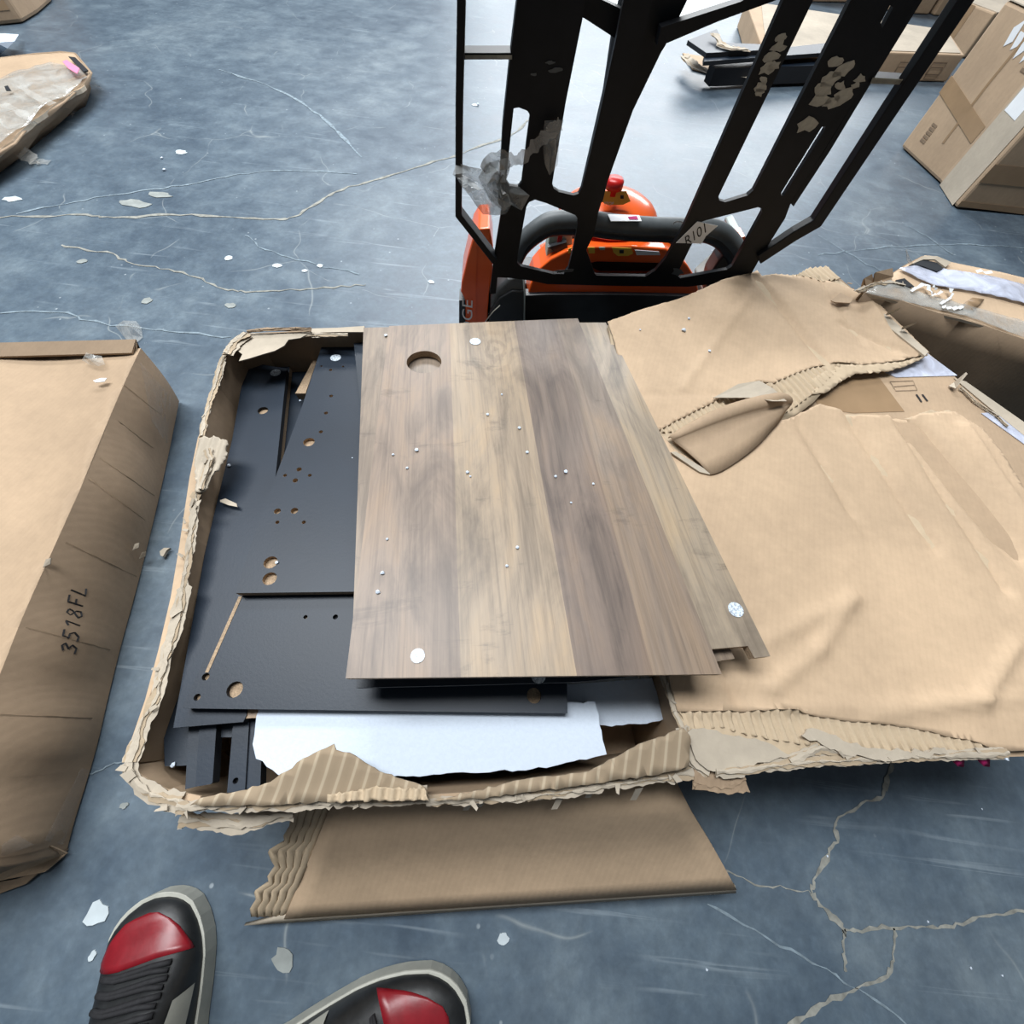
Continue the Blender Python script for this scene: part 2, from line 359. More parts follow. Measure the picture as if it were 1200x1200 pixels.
BF = [(0, 2, 3, 1), (4, 5, 7, 6), (0, 1, 5, 4), (2, 6, 7, 3), (0, 4, 6, 2), (1, 3, 7, 5)]
def prism(name, bottom4, h, mat, parent=None, bevel=0.004, top4=None, seg=2):
    b = [V(p) for p in bottom4]; t = [V(p) for p in top4] if top4 else [p + V((0, 0, h)) for p in b]
    return mk(name, b + t, [(3, 2, 1, 0), (4, 5, 6, 7), (0, 1, 5, 4), (1, 2, 6, 5), (2, 3, 7, 6), (3, 0, 4, 7)], mat, parent, bevel=bevel, seg=seg)
def torn(name, path, width, mat, parent=None, seed=1, lift=0.006, step=0.004, shards=0.6, inward=None):
    """ragged torn paper edge: flat layered ribbons with jagged borders and a few loose flakes, one piece"""
    r = random.Random(seed); path = [V(p) for p in path]; pl = []
    for i in range(len(path) - 1):
        k = max(1, int((path[i + 1] - path[i]).length / step))
        for j in range(k): pl.append(path[i].lerp(path[i + 1], j / k))
    pl.append(path[-1]); verts = []; faces = []; mi = []
    for layer in range(3):
        base = len(verts); oa = ob = 0.0; za = zb_ = 0.0; cut = 1.0
        for i, p in enumerate(pl):
            t = (pl[min(i + 1, len(pl) - 1)] - pl[max(i - 1, 0)]); t.z = 0; t.normalize(); s = V((t.y, -t.x, 0))
            oa = oa * .8 + r.uniform(-1, 1) * .20; ob = ob * .8 + r.uniform(-1, 1) * .20; za = za * .8 + r.uniform(-1, 1) * .3; zb_ = zb_ * .8 + r.uniform(-1, 1) * .3
            if r.random() < .12: cut = r.uniform(.45, 1.15)
            w = width * (1.0, .72, .40)[layer] * cut
            a = p + s * (-.5 * w + oa * .45 * width); c = p + s * (.5 * w + ob * .45 * width); mid = a.lerp(c, r.uniform(.4, .6))
            z = layer * .0016
            a.z += z + za * lift * .22; mid.z += z + .0006; c.z += z + zb_ * lift * .22
            verts += [a, mid, c]
        for i in range(len(pl) - 1):
            q = base + i * 3; faces += [(q, q + 1, q + 4, q + 3), (q + 1, q + 2, q + 5, q + 4)]; mi += [layer % 2] * 2
    for p in pl:
        if r.random() < shards * .13:
            q = len(verts); l = width * r.uniform(.35, .8); g = r.uniform(0, 2 * pi); u = V((cos(g), sin(g), r.uniform(-.1, .35))) * l; v2 = V((-sin(g), cos(g), r.uniform(-.2, .2))) * l * r.uniform(.3, .7)
            o = p + V((r.uniform(-1, 1), r.uniform(-1, 1), 0)) * width * .35 + V((0, 0, .004))
            verts += [o, o + v2, o + u + v2 * r.uniform(.2, 1.2), o + u * r.uniform(.7, 1.1)]; faces.append((q, q + 1, q + 2, q + 3)); mi.append(0)
    return mk(name, verts, faces, [mat, M['torn2'] if mat is M['torn'] else mat], parent, recalc=False, solid=0.0008, mi=mi)
def text(name, s, o, u, v, size, mat, parent, depth=0.0006, shear=0.0, align='LEFT', sx=1.0):
    cu = bpy.data.curves.new(name, 'FONT'); cu.body = s; cu.size = 1.0; cu.extrude = 0.0; cu.shear = shear; cu.align_x = align
    to = bpy.data.objects.new(name, cu); C.objects.link(to); dg = bpy.context.evaluated_depsgraph_get(); dg.update()
    me = bpy.data.meshes.new_from_object(to.evaluated_get(dg)); C.objects.unlink(to); bpy.data.objects.remove(to)
    u = V(u).normalized(); v = V(v).normalized(); n = u.cross(v)
    vs = [V(o) + u * p.co.x * size * sx + v * p.co.y * size + n * depth for p in me.vertices]; fs = [tuple(p.vertices) for p in me.polygons]
    bpy.data.meshes.remove(me)
    return mk(name, vs, fs, mat, parent, recalc=False)
def ribbon(name, pts, w, mat, parent, n=V((0, 0, 1)), jag=0.0, kind=None):
    verts = []; faces = []
    for i, p in enumerate(pts):
        t = (pts[min(i + 1, len(pts) - 1)] - pts[max(i - 1, 0)]).normalized(); s = t.cross(n).normalized(); k = w * (1 + rnd.uniform(-jag, jag)) / 2
        verts += [p - s * k, p + s * k]
    for i in range(len(pts) - 1): faces.append((2 * i, 2 * i + 1, 2 * i + 3, 2 * i + 2))
    o = mk(name, verts, faces, mat, parent, recalc=False)
    if kind: o['kind'] = kind
    return o

# ---------------------------------------------------------------- setting: the painted concrete floor
floor = mk('floor', [(-9, -3, 0), (11, -3, 0), (11, 13, 0), (-9, 13, 0), (-9, -3, -0.1), (11, -3, -0.1), (11, 13, -0.1), (-9, 13, -0.1)],
           [(0, 1, 2, 3), (7, 6, 5, 4), (0, 4, 5, 1), (1, 5, 6, 2), (2, 6, 7, 3), (3, 7, 4, 0)], M['floor'])
floor['kind'] = 'structure'
def crack(px, w, mat='crackfill', jag=0.5, wob=0.006):
    pts = smoothpath([P(x, y, 0.0012) for x, y in px], 5)
    pts = [p + V((rnd.uniform(-wob, wob), rnd.uniform(-wob, wob), 0)) * min(1, p.y * 0.5 + 0.5) for p in pts]
    ribbon('crack', pts, w * 0.62, M[mat], floor, jag=0.7)
crack([(1045, 893), (1040, 918), (1032, 932), (1005, 945), (980, 962), (980, 985), (968, 1005), (955, 1032), (953, 1045), (965, 1065), (988, 1086), (990, 1095)], 0.010)
crack([(988, 1092), (1010, 1090), (1040, 1087), (1080, 1087), (1110, 1087), (1140, 1078), (1185, 1069), (1215, 1072)], 0.006)
crack([(990, 1095), (988, 1115), (993, 1140)], 0.005)
crack([(1048, 1090), (1048, 1118), (1038, 1142), (1000, 1160), (960, 1178), (920, 1205)], 0.009)
crack([(850, 1020), (885, 1035), (920, 1040), (950, 1046)], 0.004)
crack([(830, 1060), (900, 1100), (960, 1132), (990, 1150), (1030, 1175), (1070, 1205)], 0.004, 'crackpale')
crack([(-20, 254), (40, 253), (100, 252), (135, 254), (200, 252), (260, 253), (320, 257), (345, 254), (375, 236), (400, 222), (450, 208), (500, 192), (533, 183), (560, 172), (600, 158), (618, 140)], 0.016)
crack([(20, 250), (60, 242), (110, 232), (180, 222), (230, 214), (290, 203), (345, 200), (420, 203)], 0.010, 'crackpale')
crack([(70, 288), (125, 296), (150, 307), (190, 314), (230, 324), (262, 338), (290, 341), (340, 339), (390, 336), (430, 334)], 0.009)
crack([(0, 366), (70, 366), (100, 375), (150, 383), (200, 387), (270, 395)], 0.007, 'crackpale')
crack([(290, 275), (305, 288), (330, 298), (380, 312), (420, 320)], 0.007, 'crackpale')
crack([(258, 82), (300, 95), (345, 115), (380, 140), (400, 160), (425, 185)], 0.018, 'crackpale')
crack([(100, 910), (125, 898), (145, 892)], 0.003, 'crackpale')
crack([(960, 298), (1010, 292), (1060, 288), (1140, 287), (1220, 292)], 0.008, 'crackpale')
crack([(960, 275), (1010, 306), (1035, 318)], 0.007, 'crackpale')
crack([(1065, 265), (1090, 280), (1117, 299)], 0.007, 'crackpale')
for x, y, rx, ry, m in [(212, 178, .022, .018, 'spot'), (14, 233, .03, .016, 'spot'), (268, 302, .014, .012, 'spot'), (325, 311, .016, .010, 'spot'), (357, 317, .009, .008, 'spot'),
        (375, 311, .010, .009, 'spot'), (112, 1071, .0155, .013, 'spot'), (108, 1120, .004, .0055, 'spot'), (590, 1101, .008, .007, 'spot'), (332, 1125, .016, .011, 'spot_tan'),
        (158, 238, .055, .022, 'spot_tan'), (187, 228, .042, .018, 'spot_tan'), (172, 352, .014, .013, 'spot_tan'), (270, 358, .016, .012, 'spot_tan'), (96, 306, .014, .01, 'spot_tan'),
        (565, 245, .01, .01, 'spot'), (505, 330, .012, .008, 'spot'), (557, 123, .02, .012, 'spot'), (920, 365, .01, .008, 'spot'), (145, 944, .006, .004, 'spot_tan')]:
    slab('paint_spot', ellipse(P(x, y, 0.0018), rx, ry, 12, rnd.uniform(-0.4, 0.4), 0.22), 0.0014, M[m], floor)

# ---------------------------------------------------------------- the closed carton on the left
def lerp3(a, b, t): return a + (b - a) * t
lt = [P(165, 408, .17), P(140, 462, .17), P(113, 530, .168), P(72, 622, .172), P(30, 715, .17), P(0, 790, .17), P(-40, 885, .17), P(-75, 985, .168), P(-88, 1018, .165)]
lb = [P(210, 470, .004), P(197, 535, .004), P(180, 610, .004), P(160, 690, .004), P(143, 752, .004), P(128, 812, .004), P(112, 880, .004), P(88, 960, .004), P(78, 998, .004)]
box_l = thing('taped_carton', 'large closed brown carton with handwritten number on its side, left of the open carton', 'carton', (-1.0, 0.2, 0))
# bulging side wall with creases
ns = len(lt); rows = 9; vv = []; ff = []
tops = smoothpath(lt, 4); bots = smoothpath(lb, 4)
for i in range(len(tops)):
    for j in range(rows):
        t = j / (rows - 1); p = lerp3(tops[i], bots[i], t)
        bul = 0.020 * sin(pi * t) + (0.005 * sin(i * 0.9) * sin(pi * t)); cr = 0.0 if i % 5 else -0.008
        vv.append(p + V((0.95, -0.28, 0.25)) * (bul + cr * sin(pi * t)))
nv = len(vv); vv += [p - V((0.006, 0, 0.004)) for p in vv]
for i in range(len(tops) - 1):
    for j in range(rows - 1):
        q = i * rows + j; ff.append((q, q + 1, q + rows + 1, q + rows)); ff.append((q + nv, q + rows + nv, q + rows + 1 + nv, q + 1 + nv))
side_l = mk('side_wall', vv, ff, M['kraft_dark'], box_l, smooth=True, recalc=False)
topo = [(p.x, p.y) for p in tops] + [(-1.35, -0.62), (-1.75, 0.42)]
farv = P(165, 408, .17)
def ztop_l(x, y):
    d = min(dseg(x, y, (lt[i].x, lt[i].y), (lt[i + 1].x, lt[i + 1].y)) for i in range(ns - 1))
    return 0.17 - 0.010 * (1 - exp(-d / 0.05)) * (0.6 + 0.4 * sin(x * 9 + y * 5)) + 0.0025 * sin(x * 21 + y * 13) * min(1, d / 0.06)
sheet('top_panel', topo, ztop_l, 0.006, M['kraft'], box_l, res=0.03)
# far edge lip, far and near walls
f0 = P(165, 404, .17); f1 = V((-1.75, 0.43, .17)); fdir = (f1 - f0)
lipt = [f0 + fdir * t + V((0, 0, .006 + .002 * sin(t * 40))) for t in [i / 14 for i in range(15)]]
vv = [p + V((0.002, -0.014, -.004)) for p in lipt] + [p + V((0, 0.0, .006)) for p in lipt] + [p + V((-0.05, -0.03, -.17)) for p in lipt]
slab('far_flap', [f0 + V((0, -0.03, .004)), f0 + V((0.0, 0.0, .014)), f1 + V((0, 0, .014)), f1 + V((0, -0.03, .004))], 0.004, M['kraft_dark'], box_l)
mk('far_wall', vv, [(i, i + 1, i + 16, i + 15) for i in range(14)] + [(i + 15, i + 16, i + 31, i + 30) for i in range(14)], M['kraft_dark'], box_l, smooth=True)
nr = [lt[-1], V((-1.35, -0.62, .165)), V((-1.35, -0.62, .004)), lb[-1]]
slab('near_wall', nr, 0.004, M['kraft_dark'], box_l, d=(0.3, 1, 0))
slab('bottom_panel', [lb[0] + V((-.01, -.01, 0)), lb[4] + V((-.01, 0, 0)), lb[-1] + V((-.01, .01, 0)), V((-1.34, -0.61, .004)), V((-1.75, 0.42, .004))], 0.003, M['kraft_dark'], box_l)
# crushed lower near corner: loose flaps under grey tape
slab('torn_flap', [P(-30, 1012, .05), P(28, 985, .07), P(60, 992, .04), P(78, 1000, .012), P(52, 1022, .012), P(0, 1032, .02), P(-40, 1042, .02)], 0.003, M['kraft'], box_l)
slab('torn_flap', [P(-40, 1040, .012), P(20, 1030, .014), P(48, 1020, .012), P(30, 1036, .008), P(0, 1047, .006), P(-40, 1058, .006)], 0.003, M['kraft_dark'], box_l)
bpy.context.view_layer.update()
from mathutils.bvhtree import BVHTree
def bvh_of(o):
    bpy.context.view_layer.update()
    mw = o.matrix_world; return BVHTree.FromPolygons([mw @ v.co for v in o.data.vertices], [tuple(p.vertices) for p in o.data.polygons])
def onto(bvh, px, py, off=0.0012):
    o = V((0, 0, H)); d = ray(px, py).normalized(); h = bvh.ray_cast(o, d)
    return None if h[0] is None else h[0] - d * off
bl = bvh_of(side_l)
# grey tape strips on the near end of the side wall
def patch(name, bvh, quad, mat, parent, nx=6, ny=4, off=0.0015, kind=None):
    vs = []; ok = True
    for j in range(ny + 1):
        for i in range(nx + 1):
            u, w = i / nx, j / ny; a, b, c, d = [V(q) for q in quad]
            q = a.lerp(b, u).lerp(d.lerp(c, u), w); h = onto(bvh, q.x, q.y, off)
            if h is None: return None
            vs.append(h)
    fs = [(j * (nx + 1) + i, j * (nx + 1) + i + 1, (j + 1) * (nx + 1) + i + 1, (j + 1) * (nx + 1) + i) for j in range(ny) for i in range(nx)]
    return mk(name, vs, fs, mat, parent, smooth=True, recalc=False)
patch('packing_tape', bl, [(2, 1004), (40, 990), (20, 978), (2, 990)], M['tape_faint'], box_l)
patch('packing_tape', bl, [(95, 900), (105, 902), (74, 990), (52, 985)], M['tape_faint'], box_l)
patch('packing_tape', bl, [(40, 770), (55, 735), (145, 748), (133, 790)], M['tape_brown'], box_l, off=0.001)
patch('packing_tape', bl, [(164, 424), (200, 464), (196, 520), (178, 494)], M['tape_faint'], box_l)
# handwriting 3518FL, read from the near end upwards
strokes = {'3': [[(0, .85), (.35, 1), (.6, .8), (.25, .55), (.6, .35), (.45, .05), (0, .1)]], '5': [[(.6, 1), (.1, 1), (.05, .6), (.4, .6), (.6, .3), (.35, 0), (0, .05)]],
           '1': [[(.1, .75), (.35, 1), (.3, 0)]], '8': [[(.5, .9), (.2, 1), (.05, .75), (.5, .4), (.55, .1), (.25, 0), (.05, .2), (.45, .65), (.5, .9)]],
           'F': [[(.1, 0), (.1, 1), (.65, 1)], [(.1, .5), (.5, .5)]], 'L': [[(.15, 1), (.05, 0), (.6, .05)]]}
cur = [(89, 767), (91, 752), (93, 738), (95, 726), (97, 712), (100, 699)]
for ch, (bx0, by0) in zip('3518FL', cur):
    for st in strokes[ch]:
        pts = []
        for i in range(len(st) - 1):
            for k in range(4):
                t = k / 4; pts.append((st[i][0] + (st[i + 1][0] - st[i][0]) * t, st[i][1] + (st[i + 1][1] - st[i][1]) * t))
        pts.append(st[-1])
        hp = [onto(bl, bx0 + 3.2 * u - 17.5 * w, by0 - 15 * u - 5.5 * w, 0.0012) for u, w in pts]
        hp = [h for h in hp if h]
        if len(hp) > 1: ribbon('handwriting', hp, 0.0024, M['ink'], box_l, n=V((0.85, -0.25, 0.45)))
for (ax_, ay_), (bx_, by_) in [((146, 452), (198, 494)), ((136, 492), (187, 531)), ((117, 537), (181, 581)), ((77, 636), (160, 676)), ((104, 560), (170, 610)), ((30, 735), (140, 765)), ((0, 838), (108, 842))]:
    hp = [onto(bl, ax_ + (bx_ - ax_) * k / 10, ay_ + (by_ - ay_) * k / 10, .0008) for k in range(11)]; hp = [h for h in hp if h]
    if len(hp) > 3: ribbon('crease', hp, .0022, M['kraft'], box_l, n=V((.85, -.25, .45)), jag=.4)
for px, py in [(50, 665), (155, 645), (163, 655)]:
    h = onto(bl, px, py, 0.003) or P(px, py, .172)
    slab('torn_scrap', [h, h + V((.012, .006, .004)), h + V((.014, .014, .010)), h + V((.003, .012, .006))], 0.001, M['torn'], box_l)

# ---------------------------------------------------------------- the open carton in the middle
RZ = 0.25
carton = thing('open_carton', 'torn open brown carton full of flat boards, lid folded out to the right', 'carton', (-0.1, 0.3, 0.06))
rim = [P(150, 895, RZ), P(165, 845, RZ), P(184, 790, RZ), P(205, 720, RZ), P(222, 630, RZ), P(236, 520, RZ), P(250, 450, RZ), P(268, 402, RZ)]
farr = [P(268, 402, RZ), P(300, 390, RZ), P(370, 387, RZ), P(425, 386, RZ), P(560, 383, RZ), P(712, 381, RZ)]
near = [P(150, 895, RZ), P(175, 930, RZ), P(215, 945, RZ), P(400, 938, RZ), P(600, 925, RZ), P(805, 893, RZ)]
rightr = [P(805, 893, RZ), P(785, 800, RZ), P(760, 640, RZ), P(735, 500, RZ), P(712, 381, RZ)]
def wall(name, line, mat, inward, z0=0.066, thick=0.006):
    inward = V(inward); vs = []; n = len(line)
    for p in line:
        fold = p + inward * 0.003 - V((0, 0, 0.085)); b = V((p.x, p.y, z0))
        vs += [p, fold, b]
    fs = [(3 * i + j, 3 * i + 3 + j, 3 * i + 4 + j, 3 * i + 1 + j) for i in range(n - 1) for j in (0, 1)]
    return mk(name, vs, fs, mat, carton, recalc=False, solid=0.003)
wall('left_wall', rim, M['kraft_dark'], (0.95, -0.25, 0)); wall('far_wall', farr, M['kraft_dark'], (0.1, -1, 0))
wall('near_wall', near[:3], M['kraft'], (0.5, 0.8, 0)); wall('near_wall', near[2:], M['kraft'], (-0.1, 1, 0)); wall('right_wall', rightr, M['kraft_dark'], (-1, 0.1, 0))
bp = [p for p in rim] + farr[1:] + list(reversed(rightr))[1:] + list(reversed(near))[1:-1]
slab('bottom_panel', [V((p.x, p.y, 0.066)) for p in bp], 0.006, M['kraft_dark'], carton)
# folded liner strip outside the left rim and its torn paper
def off(line, dx, dy, dz): return [p + V((dx, dy, dz)) for p in line]
strip = [P(x, y, RZ - .004) for x, y in [(152, 893), (171, 850), (196, 768), (212, 700), (224, 630), (236, 540), (238, 512), (232, 512), (222, 560), (210, 640), (200, 700), (186, 760), (170, 820), (146, 890)]]
slab('liner_strip', strip, 0.003, M['lid'], carton)
torn('torn_edge', [P(x, y, RZ) for x, y in [(153, 893), (168, 850), (184, 818), (196, 770), (206, 738), (214, 700), (222, 650), (229, 590), (231, 576)]], 0.017, M['torn'], carton, 3, 0.006)
torn('torn_edge', [P(x, y, RZ) for x, y in [(237, 512), (241, 490), (248, 468), (254, 450), (260, 425), (266, 410), (276, 398)]], 0.012, M['torn'], carton, 4, 0.006)
def zwave(z, amp, wl, ang, base=0.0):
    ca, sa = cos(ang), sin(ang); return lambda x, y: z + amp * sin(2 * pi * (x * ca + y * sa) / wl) + base
sheet('torn_liner', [P(x, y, RZ + .004) for x, y in [(232, 514), (252, 512), (267, 517), (264, 538), (257, 552), (249, 560), (243, 572), (235, 578), (229, 576), (230, 545)]], zwave(RZ + .006, .0025, .017, 0.2), .002, M['torn'], carton, res=.004, jag=.0015)
torn('torn_edge', [P(x, y, RZ + .008) for x, y in [(243, 527), (248, 538), (243, 550), (240, 560), (236, 574)]], 0.014, M['torn'], carton, 5, 0.007, shards=0.9)
for q in [[(258, 586), (264, 584), (277, 590), (278, 594), (268, 592), (258, 588)]]:
    tag(slab('paper_scrap', [PS(x, y, .243) for x, y in q], .0015, M['torn']), 'pale torn paper scrap lying on the leftmost black board', 'scrap')
# far left corner: pale liner curled over, dark tear line behind it
slab('torn_liner', [P(x, y, RZ + .006) for x, y in [(272, 400), (283, 392), (296, 390), (330, 391), (365, 389), (352, 396), (338, 398), (333, 405), (322, 411), (308, 415), (292, 420), (280, 423), (284, 415), (277, 410)]], .002, M['torn'], carton)
torn('torn_edge', [P(x, y, RZ + .01) for x, y in [(266, 416), (271, 407), (277, 400), (290, 391)]], 0.022, M['torn'], carton, 6, 0.012, shards=0.9)
torn('torn_edge', [P(x, y, RZ + .012) for x, y in [(290, 389), (310, 387), (335, 386), (365, 386)]], 0.010, M['kraft_dark'], carton, 7, 0.006)
slab('liner_strip', [P(x, y, RZ + .004) for x, y in [(362, 385), (395, 384), (427, 382), (427, 389), (398, 389), (366, 390)]], .003, M['torn'], carton)
torn('torn_edge', [P(x, y, RZ + .002) for x, y in [(352, 394), (368, 392), (385, 393), (408, 393)]], 0.013, M['torn'], carton, 8, 0.006, shards=0.3)
# front-left corner and the long near rim
torn('torn_edge', [P(x, y, RZ) for x, y in [(150, 893), (154, 908), (165, 922), (180, 932), (200, 938), (212, 940)]], 0.018, M['torn'], carton, 9, 0.007, shards=0.7)
slab('liner_strip', [P(x, y, RZ - .004) for x, y in [(160, 905), (178, 917), (196, 925), (235, 933), (235, 940), (205, 942), (175, 933), (158, 914)]], .003, M['lid'], carton)
def near_flap(pts, zt, name='torn_liner'):
    return slab(name, [P(x, y, z) for x, y, z in pts], .0025, M['stripe'], carton)
def striped():
    m, nt, b = newmat('striped_liner_inside'); v = coords(nt, rot=(0, 0, 0.12))
    w = N(nt, 'ShaderNodeTexWave', wave_type='BANDS', bands_direction='X'); w.inputs['Scale'].default_value = 21; w.inputs['Distortion'].default_value = 0.4; L(nt, v, w.inputs['Vector'])
    n = noise(nt, v, 30, 4)
    c = ramp(nt, w.outputs['Fac'], [(0.0, (0.29, 0.22, 0.145)), (0.82, (0.31, 0.235, 0.155)), (0.95, (0.42, 0.34, 0.24))])
    c = mix(nt, 0.3, c, ramp(nt, n, [(0.3, (0.6, 0.6, 0.6)), (0.7, (1, 1, 1))]), 'MULTIPLY'); L(nt, c, b.inputs['Base Color']); b.inputs['Roughness'].default_value = 0.85
    bump(nt, b, w.outputs['Fac'], 0.2, 0.001); return m
M['stripe'] = striped()
zt = RZ + .014
sheet('torn_liner', [P(x, y, zt) for x, y in [(222, 944), (235, 935), (275, 928), (318, 916), (338, 903), (358, 888), (385, 876), (395, 871), (397, 878), (412, 881), (430, 893), (446, 903), (478, 914), (500, 923), (503, 935), (440, 937), (380, 940), (300, 944)]],
      lambda x, y: zt + .012 * max(0, min(1, (y - P(360, 935, zt).y) / .06)), .002, M['stripe'], carton, res=.012, jag=.0012, estep=.006)
sheet('torn_liner', [P(x, y, zt) for x, y in [(508, 938), (560, 926), (610, 914), (655, 909), (690, 904), (735, 878), (770, 863), (797, 853), (805, 862), (806, 898), (770, 908), (700, 918), (620, 928), (560, 936)]],
      lambda x, y: zt + .010 * max(0, min(1, (y - P(700, 912, zt).y) / .06)), .002, M['stripe'], carton, res=.012, jag=.0012, estep=.006)
torn('torn_edge', [P(x, y, RZ + .004) for x, y in [(208, 946), (260, 942), (330, 941), (400, 936), (460, 934), (500, 932)]], 0.016, M['torn'], carton, 11, 0.006, shards=0.5)
sheet('fluting_strip', [P(x, y, zt + .004) for x, y in [(385, 930), (410, 927), (440, 921), (498, 923), (504, 937), (440, 937), (386, 939)]], zwave(zt + .010, .003, .013, 0.1), .0015, M['flute'], carton, res=.003, jag=.001)
torn('torn_edge', [P(x, y, RZ + .002) for x, y in [(500, 938), (540, 938), (580, 936), (640, 930), (700, 922), (760, 914), (812, 905)]], 0.014, M['torn'], carton, 12, 0.008, shards=0.6)
torn('torn_edge', [P(x, y, RZ - .03) for x, y in [(212, 960), (240, 962), (280, 966), (318, 958), (345, 954)]], 0.018, M['torn'], carton, 13, 0.006, shards=0.4)
for x, y, l in [(655, 930, 26), (690, 925, 14), (745, 925, 18), (545, 944, 8), (560, 941, 7)]:
    slab('paper_tab', [P(x, y, RZ - .002), P(x + 9, y - 2, RZ), P(x + 6 - l * .3, y + l * .7, RZ - .02), P(x - l * .35, y + l * .72, RZ - .022)], .0012, M['torn'], carton)
torn('torn_edge', [P(x, y, RZ + .006) for x, y in [(800, 852), (806, 872), (812, 892), (830, 905)]], 0.018, M['torn'], carton, 14, 0.01, shards=0.9)
torn('torn_edge', [P(x, y, RZ + .004) for x, y in [(776, 790), (784, 815), (792, 838), (800, 856)]], 0.010, M['torn'], carton, 15, 0.006, shards=0.4)
# near flap hanging out to the floor
def ff_pt(x, y):
    t = (y - 935) / 140.0; return P(x, y, 0.165 - 0.150 * max(0, min(1, t)))
def quadgrid(name, f, quad, nx, ny, mat, parent, thick=.004, jl=0.0, relief=None):
    vs = []; a, b, c, d = [V(q) for q in quad]; r = random.Random(5); left = [r.uniform(-jl, jl) for _ in range(ny + 1)]
    for j in range(ny + 1):
        for i in range(nx + 1):
            u, w = i / nx, j / ny; q = a.lerp(b, u).lerp(d.lerp(c, u), w); q.x += left[j] * (1 - u) if jl else 0
            p = f(q.x, q.y)
            if relief: p = p + relief(u, w)
            vs.append(p)
    fs = [(j * (nx + 1) + i, j * (nx + 1) + i + 1, (j + 1) * (nx + 1) + i + 1, (j + 1) * (nx + 1) + i) for j in range(ny) for i in range(nx)]
    return mk(name, vs, fs, mat, parent, smooth=True, recalc=False, solid=thick)
quadgrid('near_flap', ff_pt, [(392, 935), (785, 905), (860, 1036), (336, 1070)], 20, 10, M['lid'], carton, .005, relief=lambda u, w: V((0, -.004, .004)) * sin(w * pi * 2.2) * .8)
quadgrid('flap_edge', ff_pt, [(336, 1069), (860, 1035), (861, 1043), (288, 1081)], 20, 1, M['torn'], carton, .004)
quadgrid('fluting_strip', ff_pt, [(345, 940), (394, 936), (338, 1071), (296, 1072)], 24, 14, M['flute'], carton, .003, jl=8, relief=lambda u, w: V((0, .0015, .003)) * sin(u * 2 * pi * 5))

# the lid: one big panel folded out to the right, its liner torn open in two places
LZ = 0.262
hinge = [(712, 380), (735, 480), (760, 600), (782, 740), (800, 850)]
cre = [((795, 350), (905, 330), 0, 0)]
def crease(a, b, dep, w): return ((P(*a, LZ)[:2], P(*b, LZ)[:2], dep * 1.7, w * .75))
CR = [crease((883, 326), (975, 432), -.0035, .010), (crease((800, 455), (880, 345), .002, .012)), crease((1085, 500), (1200, 650), -.004, .009), crease((1040, 470), (1180, 690), -.0045, .010), crease((1130, 500), (1230, 640), .005, .012),
      crease((985, 470), (1100, 640), -.003, .010), crease((935, 490), (1000, 600), -.0025, .010), crease((860, 770), (1000, 700), .0025, .014), crease((1000, 700), (960, 760), .003, .012), crease((960, 760), (900, 810), .003, .012),
      crease((905, 800), (925, 830), .003, .01), crease((780, 790), (900, 800), .002, .01), crease((850, 790), (870, 830), -.004, .01), crease((1190, 755), (1150, 820), .004, .01), crease((1150, 820), (1020, 840), .003, .012),
      crease((810, 836), (1200, 818), .002, .008), crease((985, 380), (1075, 420), -.003, .010), crease((1010, 350), (1060, 420), .003, .010), crease((745, 465), (930, 460), -.0015, .006), crease((960, 330), (1010, 400), -.0025, .01)]
STEP = [(P(1076, 484, LZ), P(1230, 660, LZ), -.016, .045), (P(1050, 486, LZ), P(1190, 660, LZ), .008, .02), (P(1000, 487, LZ), P(1130, 680, LZ), -.006, .022), (P(925, 492, LZ), P(1020, 640, LZ), .004, .02), (P(885, 326, LZ), P(985, 440, LZ), -.006, .02), (P(1000, 350, LZ), P(1070, 425, LZ), -.006, .02)]
def zlid(x, y):
    z = LZ + 0.010 * max(0, min(1, (y - 0.5) / 0.5)) + .0015 * sin(x * 17 + y * 6) + .001 * sin(y * 31 - x * 11)
    for a, b, dp, w in CR:
        q = dseg(x, y, a, b)
        if q < 3 * w: z += dp * exp(-(q / w) ** 2)
    for a, b, dp, w in STEP:                                        # folds: a short slope between two levels, fading at the ends
        dx, dy = b.x - a.x, b.y - a.y; l = sqrt(dx * dx + dy * dy); t = ((x - a.x) * dx + (y - a.y) * dy) / l / l; q = -((x - a.x) * dy - (y - a.y) * dx) / l
        if -.1 < t < 1.15:
            e = min(1, max(0, (t + .1) * 6)) * min(1, max(0, (1.15 - t) * 3)); k = max(0, min(1, -q / w + .5)); z += dp * e * k * k * (3 - 2 * k) * exp(-max(0, -q - w) / .08)
    return z
def PL(pts): return [P(x, y, LZ) for x, y in pts]
base_pts = [(712, 384), (760, 370), (850, 336), (886, 327), (925, 325), (965, 320), (985, 332), (1010, 352), (1085, 414), (1075, 421), (1030, 432), (985, 437), (955, 470), (925, 492), (900, 500), (960, 482), (1000, 484), (1050, 486), (1120, 484), (1180, 535), (1205, 580), (1290, 690), (1280, 878), (1100, 886), (1000, 892), (905, 898), (838, 905), (812, 894), (798, 850), (780, 780), (750, 600)]
lid = sheet('lid_core', PL(base_pts), lambda x, y: zlid(x, y) - .004, .004, M['flute'], carton, res=.03, jag=.001, estep=.02)
